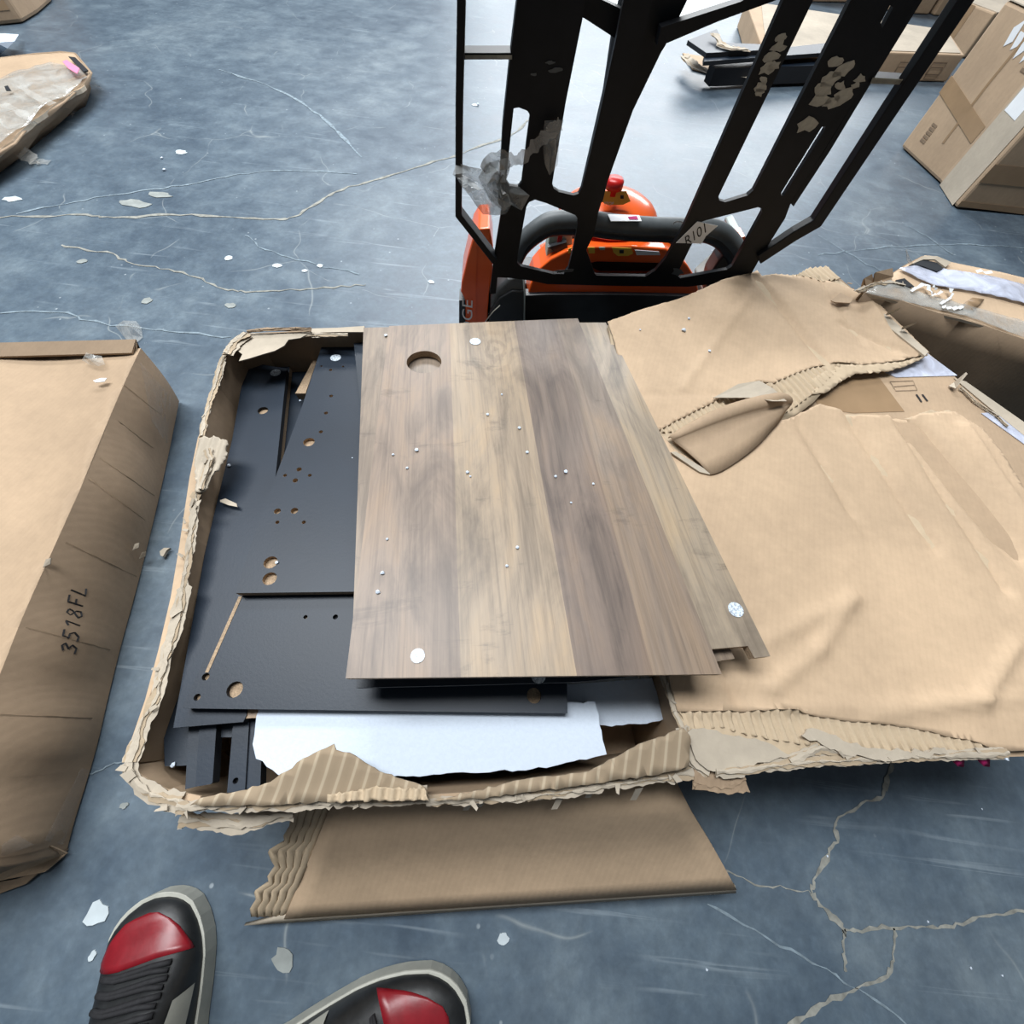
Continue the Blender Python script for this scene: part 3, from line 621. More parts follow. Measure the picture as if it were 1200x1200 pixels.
# upper liner, near half and far half
sheet('lid_liner', PL([(711, 380), (750, 366), (795, 352), (846, 331), (884, 322), (890, 328), (903, 326), (940, 328), (967, 332), (985, 338), (1003, 346), (1030, 364), (1060, 390), (1086, 416), (1050, 424), (1010, 429), (975, 426), (955, 430), (925, 441), (905, 450), (890, 447), (860, 458), (830, 475), (790, 494), (772, 505), (745, 482)]), zlid, .0022, [M['lid'], M['torn']], carton, res=.0085, jag=.0012, estep=.008)
sheet('lid_liner', PL([(745, 484), (772, 506), (790, 526), (832, 554), (870, 520), (905, 496), (925, 490), (960, 474), (985, 480), (1000, 487), (1050, 486), (1068, 488), (1078, 484), (1118, 482), (1150, 502), (1175, 530), (1190, 552), (1205, 575), (1290, 680), (1285, 870), (1195, 880), (1175, 880), (1140, 868), (1060, 852), (1000, 846), (950, 838), (925, 831), (880, 833), (830, 834), (795, 834), (783, 790), (762, 640)]), zlid, .0022, [M['lid'], M['torn']], carton, res=.0085, jag=.0012, estep=.008)
# exposed fluting: geometry ridges
def flute(pts, ang, wl=.0125, amp=.0030, dz=.0, res=.0032):
    ca, sa = cos(ang), sin(ang); return sheet('fluting_strip', PL(pts), lambda x, y: zlid(x, y) - .003 + dz + amp * sin(2 * pi * (x * ca + y * sa) / wl), .0012, M['flute'], carton, res=res, jag=.001)
flute([(796, 833), (880, 831), (928, 829), (985, 842), (1060, 850), (1140, 866), (1178, 880), (1110, 886), (1050, 884), (1005, 878), (935, 872), (880, 862), (845, 852), (812, 858)], 0.20)
flute([(770, 507), (800, 484), (840, 462), (890, 446), (908, 452), (880, 468), (840, 482), (800, 505)], 0.45, .012, .0038)
flute([(897, 452), (925, 440), (958, 430), (985, 428), (975, 440), (960, 455), (935, 475), (917, 486), (905, 470)], 0.45, .014, .0042)
sheet('torn_liner', PL([(950, 445), (975, 430), (1010, 428), (1060, 424), (1085, 417), (1075, 424), (1040, 436), (1000, 440), (985, 448), (965, 462), (950, 463), (955, 455)]), lambda x, y: zlid(x, y) - .001 + .001 * sin(x * 300), .0015, M['flute'], carton, res=.01, jag=.0018, estep=.005)
flute([(1070, 486), (1090, 480), (1122, 481), (1150, 506), (1135, 500), (1110, 488)], 0.6, .03, .002)
sheet('torn_liner', PL([(806, 858), (825, 853), (865, 862), (905, 873), (925, 886), (900, 893), (860, 900), (835, 904), (815, 890)]), lambda x, y: zlid(x, y) + .002 + .0008 * sin(x * 60 + y * 90), .002, M['torn'], carton, res=.01, jag=.0025, estep=.006, smooth=False)
sheet('torn_liner', PL([(936, 862), (950, 853), (968, 860), (985, 868), (1000, 870), (1020, 876), (1060, 880), (1105, 876), (1110, 884), (1060, 889), (1020, 890), (985, 884), (960, 872)]), lambda x, y: zlid(x, y) + .003 + .001 * sin(x * 150 + y * 60), .002, M['torn'], carton, res=.008, jag=.003, estep=.006, smooth=False)
torn('torn_edge', PL([(838, 904), (870, 903), (905, 897), (950, 893), (1000, 890), (1050, 888), (1100, 886), (1180, 882)]), 0.012, M['torn'], carton, 21, 0.006, shards=0.35)
torn('torn_edge', PL([(925, 893), (940, 885), (960, 878), (998, 884), (1006, 878)]), 0.016, M['torn'], carton, 22, 0.009, shards=0.8)
torn('torn_edge', [P(x, y, LZ - .01) for x, y in [(812, 908), (835, 914), (855, 918), (872, 912)]], 0.026, M['kraft_dark'], carton, 23, 0.012, shards=0.9)
torn('torn_edge', PL([(967, 318), (985, 330), (1000, 344), (1014, 352)]), 0.016, M['kraft_dark'], carton, 24, 0.008, shards=0.6)
flute([(930, 326), (945, 318), (968, 316), (982, 330), (960, 333)], 0.5, .014, .003, .002)
flute([(888, 329), (905, 325), (930, 326), (930, 331), (905, 331)], 0.4, .014, .002, .001)
slab('torn_liner', [P(x, y, LZ + .012) for x, y in [(974, 352), (985, 343), (1000, 350), (996, 355), (978, 354)]], .002, M['kraft'], carton)
slab('lid_edge', [P(x, y, LZ + .008) for x, y in [(1009, 348), (1014, 349), (1050, 378), (1088, 412), (1084, 417), (1040, 382)]], .004, M['torn'], carton)
# curled tongue of liner between the two tears
edge = smoothpath([V((x, y, 0)) for x, y in [(833, 556), (846, 552), (868, 538), (888, 522), (903, 506), (914, 494), (921, 482)]], 3)
vs = []; nA = 10; ns_ = len(edge)
for i, e in enumerate(edge):
    t = i / (ns_ - 1); A = P(784 + 122 * t, 517 - 40 * t - 6 * sin(pi * t), LZ); q = (P(e.x, e.y, LZ) - A); q.z = 0; ql = q.length; q.normalize()
    rr = .004 + .014 * t ** .7
    for k in range(nA):
        g = math.radians(200 - 195 * k / (nA - 1)); vs.append(A + q * cos(g) * rr * 1.25 + V((0, 0, .003 + rr * .8 + rr * sin(g))))
    last = vs[-1]; end = P(e.x, e.y, LZ + .006)
    for k in (1, 2, 3): vs.append(last.lerp(end, k / 3) + V((0, 0, .004 * sin(pi * k / 3))))
m_ = nA + 3
mk('curled_liner', vs, [(i * m_ + k, i * m_ + k + 1, (i + 1) * m_ + k + 1, (i + 1) * m_ + k) for i in range(ns_ - 1) for k in range(m_ - 1)], M['kraft'], carton, smooth=True, recalc=False, solid=.0018)
slab('torn_liner', [P(x, y, LZ + h) for x, y, h in [(836, 466, .008), (865, 450, .012), (890, 446, .014), (906, 455, .026), (922, 470, .032), (905, 470, .036), (884, 466, .026), (862, 466, .016)]], .0015, M['torn'], carton)
slab('liner_strip', [P(x, y, LZ + .006) for x, y in [(786, 530), (792, 529), (832, 553), (832, 556), (820, 553)]], .003, M['torn'], carton)
# magenta cloth glimpsed under the lid's near edge
for x, w in ((1121, 16), (1151, 14)):
    tag(mk('cloth_scrap', [V(v) + P(x, 889.5, .2505) for v in [(-.009, 0, 0), (-.003, -.008, 0.001), (.005, -.008, .001), (.010, 0, 0), (.004, .012, .001), (-.006, .012, .001), (0, .002, .0025)]], [(0, 1, 6), (1, 2, 6), (2, 3, 6), (3, 4, 6), (4, 5, 6), (5, 0, 6), (0, 5, 4, 3, 2, 1)], M['magenta'], smooth=True),
        'small magenta cloth scrap peeking out under the lid edge, %s of the pair' % ('left one' if x < 1130 else 'right one'), 'scrap')

# ---------------------------------------------------------------- boards lying in the carton
SL = -0.08
def zb(z0): return lambda x, y: z0 + SL * y
BANG = math.atan2(0.145, 0.70)
def board(name, px, z0, thick, mats, label, cat='board', holes=(), group=None, rot=BANG, parent=None, extra=()):
    """flat board traced on its own gently sloping plane; holes = (px, py, rx, ry) are real, with a plug at the bottom"""
    pts = [PS(x, y, z0, SL) for x, y in px]; hl = []; plugs = []
    for x, y, r, kind in holes:
        c = PS(x, y, z0, SL); e = ellipse(c, r, r, 14, fz=zb(z0)); hl.append(e); plugs.append((c, r, kind))
    if not (plugs or extra):
        return tag(slab(name, pts, thick, mats, None, hl, rotz=rot), label, cat, group), None
    lo = min(p.z for p in pts) - thick
    t = thing(name, label, cat, (sum(p.x for p in pts) / len(pts), sum(p.y for p in pts) / len(pts), lo), group)
    slab('panel', pts, thick, mats, t, hl, rotz=rot)
    for c, r, kind in plugs:
        dep = thick * 0.55
        if kind == 'cam':
            slab('dowel_hole', ellipse(c - V((0, 0, dep)), r * 1.02, r * 1.02, 14, fz=lambda x, y, d=dep: zb(z0)(x, y) - d), thick * 0.3, M['edge'], t)
        else:
            slab('screw_hole', ellipse(c - V((0, 0, dep)), r * 1.02, r * 1.02, 10, fz=lambda x, y, d=dep: zb(z0)(x, y) - d), thick * 0.3, M['edge'] if kind == 'tan' else M['deep'], t)
    return t, t
def sticker(par, x, y, z0, r, name='round_sticker'):
    c = PS(x, y, z0, SL); c.z += .0008
    s = slab(name, ellipse(c, r, r, 16, fz=lambda X, Y: zb(z0)(X, Y) + .0009), .0008, M['sticker'], par); return s
def stickmat():
    m, nt, b = newmat('pale_blue_sticker'); v = coords(nt); n = noise(nt, v, 420, 3, 0.7)
    L(nt, ramp(nt, n, [(0.42, (0.25, 0.29, 0.36)), (0.54, (0.66, 0.74, 0.80))]), b.inputs['Base Color']); b.inputs['Roughness'].default_value = 0.35; return m
M['sticker'] = stickmat()
BL = [M['black'], M['edge']]; BD = [M['black2'], M['deep']]; BK = [M['black'], M['deep']]
# the pile underneath that carries them (only dark edges show in the gaps)
for k, (zz, ins) in enumerate(((.098, .022), (.124, .028), (.142, .026))):
    q = [P(268, 420, RZ), P(690, 410, RZ), P(745, 860, RZ), P(215, 890, RZ)]; c = sum(q, V()) / 4
    q = [V((c.x + (p.x - c.x) * (1 - ins * 2), c.y + (p.y - c.y) * (1 - ins * 2), zz)) for p in q]
    tag(slab('black_board', q, .022 if k < 2 else .015, BD), 'dark board at the bottom of the open carton under all the others, %s layer' % ('lowest', 'middle', 'upper')[k], 'board', 'boards at the bottom of the carton')
board('black_board', [(337, 414), (404, 410), (384, 600), (315, 600)], .203, .012, BK, 'dark recessed board behind the small wooden block', holes=[(319 + 37, 417, .004, 'tan')])
board('black_board', [(312, 425), (341, 416), (324, 574), (255, 700), (262, 560)], .218, .013, [M['black2'], M['edge']], 'black board with a bare tan edge, just under the leftmost black board')
b, t = board('black_board', [(288, 424), (336, 432), (322, 566), (303, 700), (289, 838), (285, 846), (203, 853), (240, 648), (272, 515)], .2335, .012, BK, 'long leftmost black board leaning along the left wall of the open carton', holes=[(308, 481, .0095, 'cam')])
sticker(t, 323, 437, .2335, .010)
b, t = board('slotted_black_board', [(300, 640), (662, 640), (665, 836), (213, 830)], .249, .0125, BK, 'wide black board with a pale diagonal slot and two dowel holes, at the near end', extra=(1,),
      holes=[(275, 808, .0095, 'cam'), (626, 815, .0095, 'cam'), (231, 817, .004, 'tan'), (241, 793, .0045, 'tan'), (358, 723, .0028, 'tan'), (393, 723, .0035, 'dark')])
sl_ = [PS(x, y, .249, SL) + V((0, 0, .0006)) for x, y in [(280, 699), (284, 699), (244.5, 788), (240.5, 788)]]
slab('slot', sl_, .002, M['edge'], t)
b, t = board('drilled_black_board', [(377, 405.5), (415, 404), (428, 520), (440, 693), (276, 695), (301, 617), (354, 476)], .264, .0125, [M['black'], M['edge']], 'large black board with many dowel holes left of the brown wood boards', extra=(1,),
      holes=[(362, 518, .0095, 'cam'), (317, 659, .0095, 'cam'), (316, 678, .0095, 'cam'), (388, 464, .0035, 'tan'), (382, 484, .0035, 'tan'), (376, 506, .0035, 'tan'), (345, 598.5, .0055, 'tan'), (325, 599, .005, 'tan'),
             (350.5, 550, .0042, 'tan'), (334, 557, .003, 'tan'), (363, 557, .003, 'tan'), (346, 563, .0042, 'tan'), (325, 612, .003, 'tan'), (356, 612, .003, 'tan'), (387.5, 433.5, .0032, 'tan'), (376.5, 429, .0022, 'dark'), (402, 429.5, .0022, 'dark')])
sticker(t, 393.5, 419.5, .264, .0105)
board('black_board', [(414.5, 402), (440, 400), (445, 560), (428, 520), (422, 470)], .279, .010, BD, 'narrow strip of black board between the drilled black board and the wood')
blk, _ = board('wooden_block', [(367, 422), (371.5, 422), (358, 461), (346, 461)], .232, .017, [M['edge'], M['edge']], 'small bare wooden block in the gap between two black boards', 'block')
# the near left pile of narrow black battens
board('black_batten', [(190, 800), (226, 800), (220, 897), (193, 898)], .205, .012, BD, 'short black batten nearest the front left corner of the carton', 'batten')
board('black_batten', [(224, 800), (237, 800), (229, 922), (217, 925)], .214, .014, BD, 'narrow black batten, second from the front left corner', 'batten')
board('black_batten', [(237, 800), (257, 800), (249, 917), (247, 919), (229, 922)], .218, .014, BK, 'broad grey black batten left of the dark gap', 'batten')
board('black_batten', [(258, 830), (275, 829), (273, 862), (271, 864), (256, 864)], .207, .014, BD, 'short black cross batten bridging the dark gap', 'batten')
board('black_batten', [(276, 815), (294, 812), (287, 927), (266, 929)], .220, .014, BK, 'long black batten with a small screw hole near its end', 'batten', holes=[(276, 915, .0032, 'dark')])
board('black_batten', [(294, 812), (310, 812), (297, 880), (306, 893), (305, 921), (288, 925)], .217, .014, BK, 'black batten tucked against the white foam sheet', 'batten')
board('brown_block', [(288, 815), (305, 815), (304, 841), (288, 842)], .232, .013, [M['tape_brown'], M['tape_brown']], 'small reddish brown block end under the slotted black board', 'block')
# polystyrene sheets
def foam(px, z0, thick, label):
    pts = [PS(x, y, z0, SL) for x, y in px]
    poly = [(p.x, p.y) for p in pts]
    o = sheet('foam_sheet', poly, lambda x, y: zb(z0)(x, y) + .0003 * sin(x * 37) * sin(y * 43), thick, M['foam'], None, res=.022, jag=.0014, estep=.008, smooth=False); return tag(o, label, 'foam')
foam([(306, 805), (480, 800), (655, 800), (662, 824), (697, 822), (711, 884), (640, 900), (500, 909), (400, 912), (335, 912), (319, 902), (300, 889), (296, 872), (299, 850)], .2345, .022, 'large white polystyrene sheet along the near wall of the open carton')
foam([(640, 790), (764, 794), (775, 828), (779, 842), (764, 846), (730, 850), (660, 852), (640, 840)], .208, .022, 'smaller white polystyrene sheet in the near right corner of the carton')
tag(slab('plastic_strip', [PS(x, y, .243, SL) for x, y in [(640, 801), (756, 787), (763, 795), (667, 802)]], .002, M['film_grey']), 'thin clear grey plastic strip lying over the smaller foam sheet', 'plastic')
# black board and brown wood boards on top
b, t = board('black_board', [(417, 806), (545, 803), (680, 799), (774, 789), (738, 600), (440, 600)], .290, .012, BK, 'black board directly under the brown wood boards, near edge showing', extra=(1,))
sticker(t, 631, 792, .290, .009)
board('wood_batten', [(770, 640), (800, 640), (861, 772), (846, 774), (836, 776)], .3035, .011, [M['wood2'], M['edge']], 'end of a narrow brown wood batten, lowest of the wood boards')
b, t = board('wood_board', [(426, 384), (680, 378), (710, 378), (748, 455), (903, 769), (884, 771), (876.5, 757), (842, 760), (700, 772), (412, 775)], .3185, .012, [M['wood2'], M['edge']], 'weathered brown wood board with a notched corner, under the top board', extra=(1,))
sticker(t, 862, 714.5, .3185, .010)
HC = (497, 424)
pts = [(456, 382), (677, 373), (846, 790), (405, 795)]
hole_c = PS(*HC, .3335, SL)
tb = [PS(x, y, .3335, SL) for x, y in pts]
top = thing('wood_board', 'large brown wood grain board with a round cable hole, topmost in the carton', 'board', (0, .35, .27))
slab('panel', tb, .013, [M['wood1'], M['edge']], top, [ellipse(hole_c, .031, .031, 28, fz=zb(.3335))], rotz=BANG)
sticker(top, 557, 400.5, .3335, .0105); sticker(top, 489.5, 768.5, .3335, .008)

# ---------------------------------------------------------------- cartons around
# carton under the lid (seen through the tear): printed top, brown and clear tape
q = [P(930, 452, LZ - .012), P(1088, 414, LZ - .012), P(1310, 610, LZ - .012), P(1310, 884, LZ - .012), P(902, 893, LZ - .012), P(860, 720, LZ - .012)]
under = thing('printed_carton', 'printed brown carton carrying the folded out lid, seen through the tear', 'carton', (0.85, 0.45, 0))
UZ = LZ - .012
slab('body', [V((p.x, p.y, UZ)) for p in q], UZ - .002, M['kraft'], under)
def up(px, dz=.0008): return [P(x, y, UZ + dz) for x, y in px]
slab('packing_tape', up([(955, 468), (985, 444), (1030, 442), (1060, 482), (1000, 484), (960, 478)]), .0006, M['tape_brown'], under)
slab('packing_tape', up([(1028, 432), (1087, 414), (1122, 440), (1050, 442)], .0016), .0008, M['tape_clear'], under)
slab('packing_tape', up([(1150, 484), (1180, 482), (1205, 500), (1230, 530), (1200, 520)], .0016), .0008, M['tape_clear'], under)
for a, b2 in [((1074, 462), (1080, 471)), ((1081, 462), (1087, 470))]:
    ribbon('print_mark', up([a, b2], .0012), .004, M['ink'], under)
ribbon('print_mark', up([(1043, 447), (1070, 446), (1075, 457), (1050, 458), (1043, 447)], .0012), .0016, M['ink_grey'], under)
ribbon('print_mark', up([(1048, 453), (1072, 451)], .0012), .0016, M['ink_grey'], under)
torn('torn_edge', up([(1125, 455), (1140, 470), (1152, 478), (1165, 486), (1180, 500)], .003), .008, M['torn'], under, 31, .004)
# light liner strip of that carton along its far edge
slab('liner_strip', up([(1118, 443), (1132, 447), (1205, 498), (1240, 530), (1225, 530), (1160, 478)], .002), .001, M['torn'], under)
slab('torn_scrap', [P(1112, 452, UZ + .004), P(1118, 448, UZ + .006), P(1132, 436, UZ + .03), P(1134, 438, UZ + .03), P(1120, 455, UZ + .01)], .001, M['torn'], under)
for x, y in [(1040, 366), (1058, 383)]:
    p = P(x, y, LZ + .02); slab('torn_scrap', [p, p + V((.012, -.002, .012)), p + V((.022, .004, .010)), p + V((.018, .008, -.006)), p + V((.006, .004, -.008))], .0015, M['torn'], carton)
# long taped carton behind it
TZ = .285
def tz(px, z=TZ): return [P(x, y, z) for x, y in px]
longc = thing('taped_long_carton', 'long brown carton with shiny clear tape along its top, behind the folded lid', 'carton', (0.95, .9, 0))
ne = [(1012, 345), (1040, 350), (1070, 358), (1098, 368), (1127, 376), (1165, 387), (1200, 399), (1300, 428)]
tp = [(1012, 343), (1022, 336), (1045, 322), (1062, 311), (1083, 300), (1098, 301), (1115, 307), (1155, 315), (1200, 325), (1300, 350)]
tpw = tz(ne) + tz(list(reversed(tp)))
sheet('top_panel', [(p.x, p.y) for p in tpw], lambda x, y: TZ + .003 * sin(x * 25) * sin(y * 20), .005, [M['lid'], M['torn']], longc, res=.03, jag=.001, estep=.02)
sheet('side_wall', [(0, 0), (1, 0), (1, 1)], lambda x, y: 0, .001, M['kraft_dark'], longc, res=.5) if False else None
nw = tz(ne); vs = []
for i, p in enumerate(nw):
    for j in range(7):
        t = j / 6; vs.append(V((p.x + .01 * sin(pi * t), p.y - .012 * sin(pi * t) + .006 * sin(i * 2 + j), TZ * (1 - t) + .003)))
mk('side_wall', vs, [(i * 7 + j, i * 7 + j + 1, i * 7 + 8 + j, i * 7 + 7 + j) for i in range(7) for j in range(6)], M['kraft_dark'], longc, smooth=True, recalc=False, solid=.004)
fw = tz(tp); vs = []
for p in fw: vs += [p - V((0, 0, .002)), V((p.x, p.y, .003))]
mk('far_wall', vs, [(2 * i, 2 * i + 1, 2 * i + 3, 2 * i + 2) for i in range(len(fw) - 1)], M['kraft_dark'], longc, recalc=False, solid=.004)
def band(px, mat, dz=.006, name='packing_tape'):
    w = tz(px); return sheet(name, [(p.x, p.y) for p in w], lambda x, y: TZ + dz + .003 * sin(x * 25) * sin(y * 20) + .0008 * sin(x * 190), .0006, mat, longc, res=.02, jag=.001, estep=.015)
band([(1050, 318), (1074, 312), (1110, 318), (1200, 336), (1300, 358), (1300, 382), (1200, 359), (1130, 342), (1090, 335), (1065, 325)], M['tape_clear'])
band([(1012, 345), (1022, 335), (1040, 331), (1075, 344), (1140, 362), (1200, 377), (1300, 402), (1300, 424), (1200, 396), (1127, 373), (1070, 357)], M['film'], .004)
band([(1138, 350), (1152, 352), (1138, 368), (1120, 362)], M['tape_brown'], .0035)
for k, px in enumerate([[(1064, 345), (1080, 338), (1088, 350), (1100, 346)], [(1108, 342), (1110, 352), (1098, 360)], [(1100, 364), (1112, 366), (1124, 364)], [(1088, 338), (1092, 344)], [(1140, 322), (1160, 325)]]):
    ribbon('film_strand', [p + V((0, 0, .008 + .004 * (i % 2))) for i, p in enumerate(smoothpath(tz(px), 4))], .007, M['white'], longc, jag=.5)
# broken end of that carton: pocket shade painted as flat dark slabs, with ragged flaps
slab('opening_shade', tz([(1064, 312), (1083, 304), (1098, 308), (1106, 314), (1098, 318), (1082, 312), (1072, 310)], TZ + .0065), .002, M['deep'], longc)
slab('opening_shade', tz([(1050, 328), (1060, 326), (1072, 336), (1064, 336), (1052, 332)], TZ + .0065), .002, M['deep'], longc)
slab('torn_flap', [P(1008, 341, TZ - .02), P(1013, 326, TZ + .01), P(1022, 321, TZ + .015), P(1024, 330, TZ), P(1016, 340, TZ - .01)], .004, M['kraft'], longc)
slab('torn_flap', [P(1024, 331, TZ), P(1026, 319, TZ + .02), P(1046, 314, TZ + .02), P(1047, 324, TZ + .008), P(1040, 331, TZ)], .004, M['kraft'], longc)
slab('torn_flap', [P(1065, 311, TZ + .004), P(1082, 300, TZ + .01), P(1098, 300, TZ + .012), P(1115, 307, TZ + .008), P(1108, 313, TZ + .006), P(1096, 304, TZ + .01), P(1082, 304, TZ + .008)], .003, M['torn'], longc)
torn('torn_edge', tz([(1004, 342), (1012, 338), (1025, 333), (1045, 332), (1060, 336)], TZ + .004), .014, M['torn'], longc, 41, .01, shards=.8)
tube('film_strand', [P(1068, 310, TZ), P(1064, 302, TZ + .03), P(1062, 293, TZ + .05)], [.004, .003, .001], M['film'], longc, n=5)

# tall carton, top right
tall = thing('upright_carton', 'tall upright brown carton with taped corner and white print at upper right', 'carton', (2.1, 2.55, 0))
a0, b0 = P(1055, 172, .003), P(1100, 214, .003); c0, d0 = P(1119, 244, .003), P(1215, 253, .003)
hT = .46
back = V((2.75, 3.0, .003)); r2 = V((2.9, 2.2, .003))
foot = [a0, b0, c0, d0, r2, back]
sway = V((.012, .02, 0))
topf = [p + V((0, 0, hT)) + sway for p in foot]
n = len(foot)
mk('body', foot + topf, [tuple(reversed(range(n))), tuple(range(n, 2 * n))] + [(i, (i + 1) % n, (i + 1) % n + n, i + n) for i in range(n)], [M['kraft'], M['kraft_dark']], tall, bevel=.012, mi=[0, 0, 0, 0, 0, 0, 0, 0])
def wp(a, b, u, t, offn):                                           # on a wall: u along, t up
    p = a.lerp(b, u) + sway * t; nrm = (b - a).cross(V((0, 0, 1))).normalized(); return V((p.x, p.y, .003 + hT * t)) + nrm * offn
def wallpatch(name, a, b, uv, mat, par, offn=.002):
    return slab(name, [wp(a, b, u, t, offn) for u, t in uv], .001, mat, par, d=-(b - a).cross(V((0, 0, 1))))
wallpatch('packing_tape', a0, b0, [(.0, .42), (1, .30), (1, .42), (0, .54)], M['tape_brown'], tall)
wallpatch('packing_tape', b0, c0, [(.1, .0), (.9, .0), (.9, 1), (.1, 1)], M['torn'], tall, .003)
wallpatch('packing_tape', c0, d0, [(0, .2), (1, .2), (1, .33), (0, .33)], M['tape_brown'], tall)
wallpatch('packing_tape', c0, d0, [(0, .02), (1, .0), (1, .05), (0, .06)], M['tape_brown'], tall)
wallpatch('white_tape', b0, c0, [(.15, .55), (.6, .55), (.6, .98), (.15, .98)], M['white'], tall, .004)
for u in (.42, .54, .66, .78):
    wallpatch('white_print', a0, b0, [(u, .80 - .03 * (u > .6)), (u + .07, .84), (u + .03, .96 - .06 * (u > .5)), (u - .05, .90)], M['white'], tall)
for uu, tt in ((.25, .12), (.86, .74)):
    for k in range(5): wallpatch('print_mark', a0, b0, [(uu, tt + k * .03), (uu + .10, tt + k * .03), (uu + .10, tt + k * .03 + .02), (uu, tt + k * .03 + .02)], M['ink_grey'], tall)
ribbon('crease', [wp(a0, b0, .62, .2, .0022), wp(a0, b0, .60, .6, .0022), wp(a0, b0, .62, .98, .0022)], .012, M['tape_brown'], tall, n=(b0 - a0).cross(V((0, 0, 1))).normalized())
slab('top_liner', [p + V((0, 0, .004)) for p in topf], .003, M['torn'], tall)

# far flat carton with broken black panels on it
fz = .115
fl = thing('opened_flat_carton', 'flat brown carton on the floor beyond the stacker, its front printed with square outlines', 'carton', (1.9, 4.2, 0))
fA, fB = P(880, 90, .003), P(1108, 96, .003); fC = fB + V((.12, .55, 0)); fD = P(850, 42, .003) + V((.12, .25, 0))
prism('body', [fA, fB, fC, fD], fz, M['kraft'], fl, .006)
slab('top_liner', [V((p.x, p.y, fz + .006)) for p in (fA + V((.02, .02, 0)), fB + V((-.02, .02, 0)), fC + V((-.02, -.02, 0)), fD + V((.1, -.02, 0)))], .003, M['torn'], fl)
nf = (fB - fA).cross(V((0, 0, 1))).normalized()
for u, w_, hh in ((.72, .035, .045), (.80, .03, .02), (.90, .05, .05)):
    p = fA.lerp(fB, u) + nf * .003; e = (fB - fA).normalized()
    for s in (0, 1):
        z1 = .055 - s * .02; ww = w_ * (1 - .15 * s)
        ribbon('print_mark', [p + e * -ww + V((0, 0, z1 - hh / 2)), p + e * ww + V((0, 0, z1 - hh / 2)), p + e * ww + V((0, 0, z1 + hh / 2)), p + e * -ww + V((0, 0, z1 + hh / 2)), p + e * -ww + V((0, 0, z1 - hh / 2))], .006, M['ink_grey'], fl, n=nf)
torn('torn_edge', [P(803, 66, .05), P(812, 76, .05), P(830, 84, .045), P(850, 88, .04), (P(880, 89, .05))], .07, M['torn'], fl, 51, .05, step=.02, shards=1)
slab('torn_flap', [P(800, 62, .01), P(812, 80, .01), P(850, 90, .01), P(950, 94, .01), P(955, 88, .01), P(850, 70, .01)], .006, M['kraft'], fl)
torn('torn_edge', [P(838, 40, .16), P(845, 52, .15), P(856, 56, .15), P(875, 58, .14)], .07, M['torn'], fl, 52, .04, step=.02, shards=1)
fbl = 'black panel lying on the far flat carton, %s'
tag(slab('black_board', [P(806, 47, .14), P(840, 34, .14), P(848, 50, .14), P(900, 52, .14), P(905, 58, .14), P(828, 62, .14)], .018, BD), fbl % 'grey speckled one at its left end', 'board')
tag(slab('black_board', [P(825, 66, .122), P(990, 48, .122), P(990, 60, .122), P(825, 72, .122)], .016, BK), fbl % 'long upper one', 'board')
tag(slab('black_board', [P(832, 74, .085), P(985, 66, .085), P(985, 76, .085), P(838, 80, .085)], .07, BK), fbl % 'thick lower one at the front', 'board')
# boxes far behind at the top edge
def carton_box(px0, px1, depth, h, label, rot=(0, 0), tape=True, parts=True):
    a, b = P(*px0, .003), P(*px1, .003); n = V((0, 0, 1)).cross(b - a).normalized()
    t = thing('carton', label, 'carton', (a + b) / 2 + n * depth / 2, 'cartons along the far row')
    prism('body', [a, b, b + n * depth, a + n * depth], h, M['kraft'], t, .008)
    prism('top_liner', [p + V((0, 0, h)) + q for p, q in zip([a, b, b + n * depth, a + n * depth], [n * .02, n * .02, -n * .02, -n * .02])], .004, M['torn'] if tape else M['lid'], t, 0)
    m = a.lerp(b, .5) - n * .002; e = (b - a).normalized()
    slab('packing_tape', [m - e * .03 + V((0, 0, .02)), m + e * .03 + V((0, 0, .02)), m + e * .03 + V((0, 0, h)), m - e * .03 + V((0, 0, h))], .001, M['tape_brown'], t, d=n)
    return t, a, b, n
carton_box((1082, 47), (1128, 68), .55, .20, 'plain brown carton with pale top just left of the tall upright carton')
carton_box((1046, 15), (1088, 17), .6, .45, 'brown carton at the top edge behind the backrest, leftmost of the far right row')
carton_box((1094, 18), (1155, 22), .6, .42, 'brown carton at the top edge, middle of the far right row')
t, a, b, n = carton_box((1158, 13), (1190, 18), .6, .24, 'brown carton with a yellow label, rightmost of the far row')
m = a.lerp(b, .5) + V((0, 0, .246)) + n * .22
slab('yellow_label', [m + V((-.13, -.10, 0)), m + V((.10, -.10, 0)), m + V((.12, .10, 0)), m + V((-.12, .10, 0))], .003, M['yellow'], t)
carton_box((940, 2), (1002, 3), .6, .4, 'brown carton barely in view at the top edge beyond the backrest')
# left background: dark carton corner, film wrapped crushed carton, white film scrap
ula = thing('brown_carton', 'shaded brown carton at the top left corner', 'carton', (-3.3, 3.3, 0))
g = [P(-40, 34, .003), P(28, 27, .003), P(46, 16, .003), P(62, 2, .003), P(62, -30, .003), P(-60, -30, .003)]
vv = [p for p in g] + [p + V((0, 0, .4)) for p in g]; n = len(g)
mk('body', vv, [tuple(range(n - 1, -1, -1)), tuple(range(n, 2 * n))] + [(i, (i + 1) % n, (i + 1) % n + n, i + n) for i in range(n)], M['kraft_dark'], ula, bevel=.015)
wallpatch('packing_tape', g[0], g[1], [(.1, .1), (.9, .1), (.9, .3), (.1, .3)], M['tape_brown'], ula, .003)
cr = thing('wrapped_carton', 'crushed flat carton wrapped in clear film with a pink sticker, at left', 'carton', (-2.3, 2.2, 0))
cz_ = .07
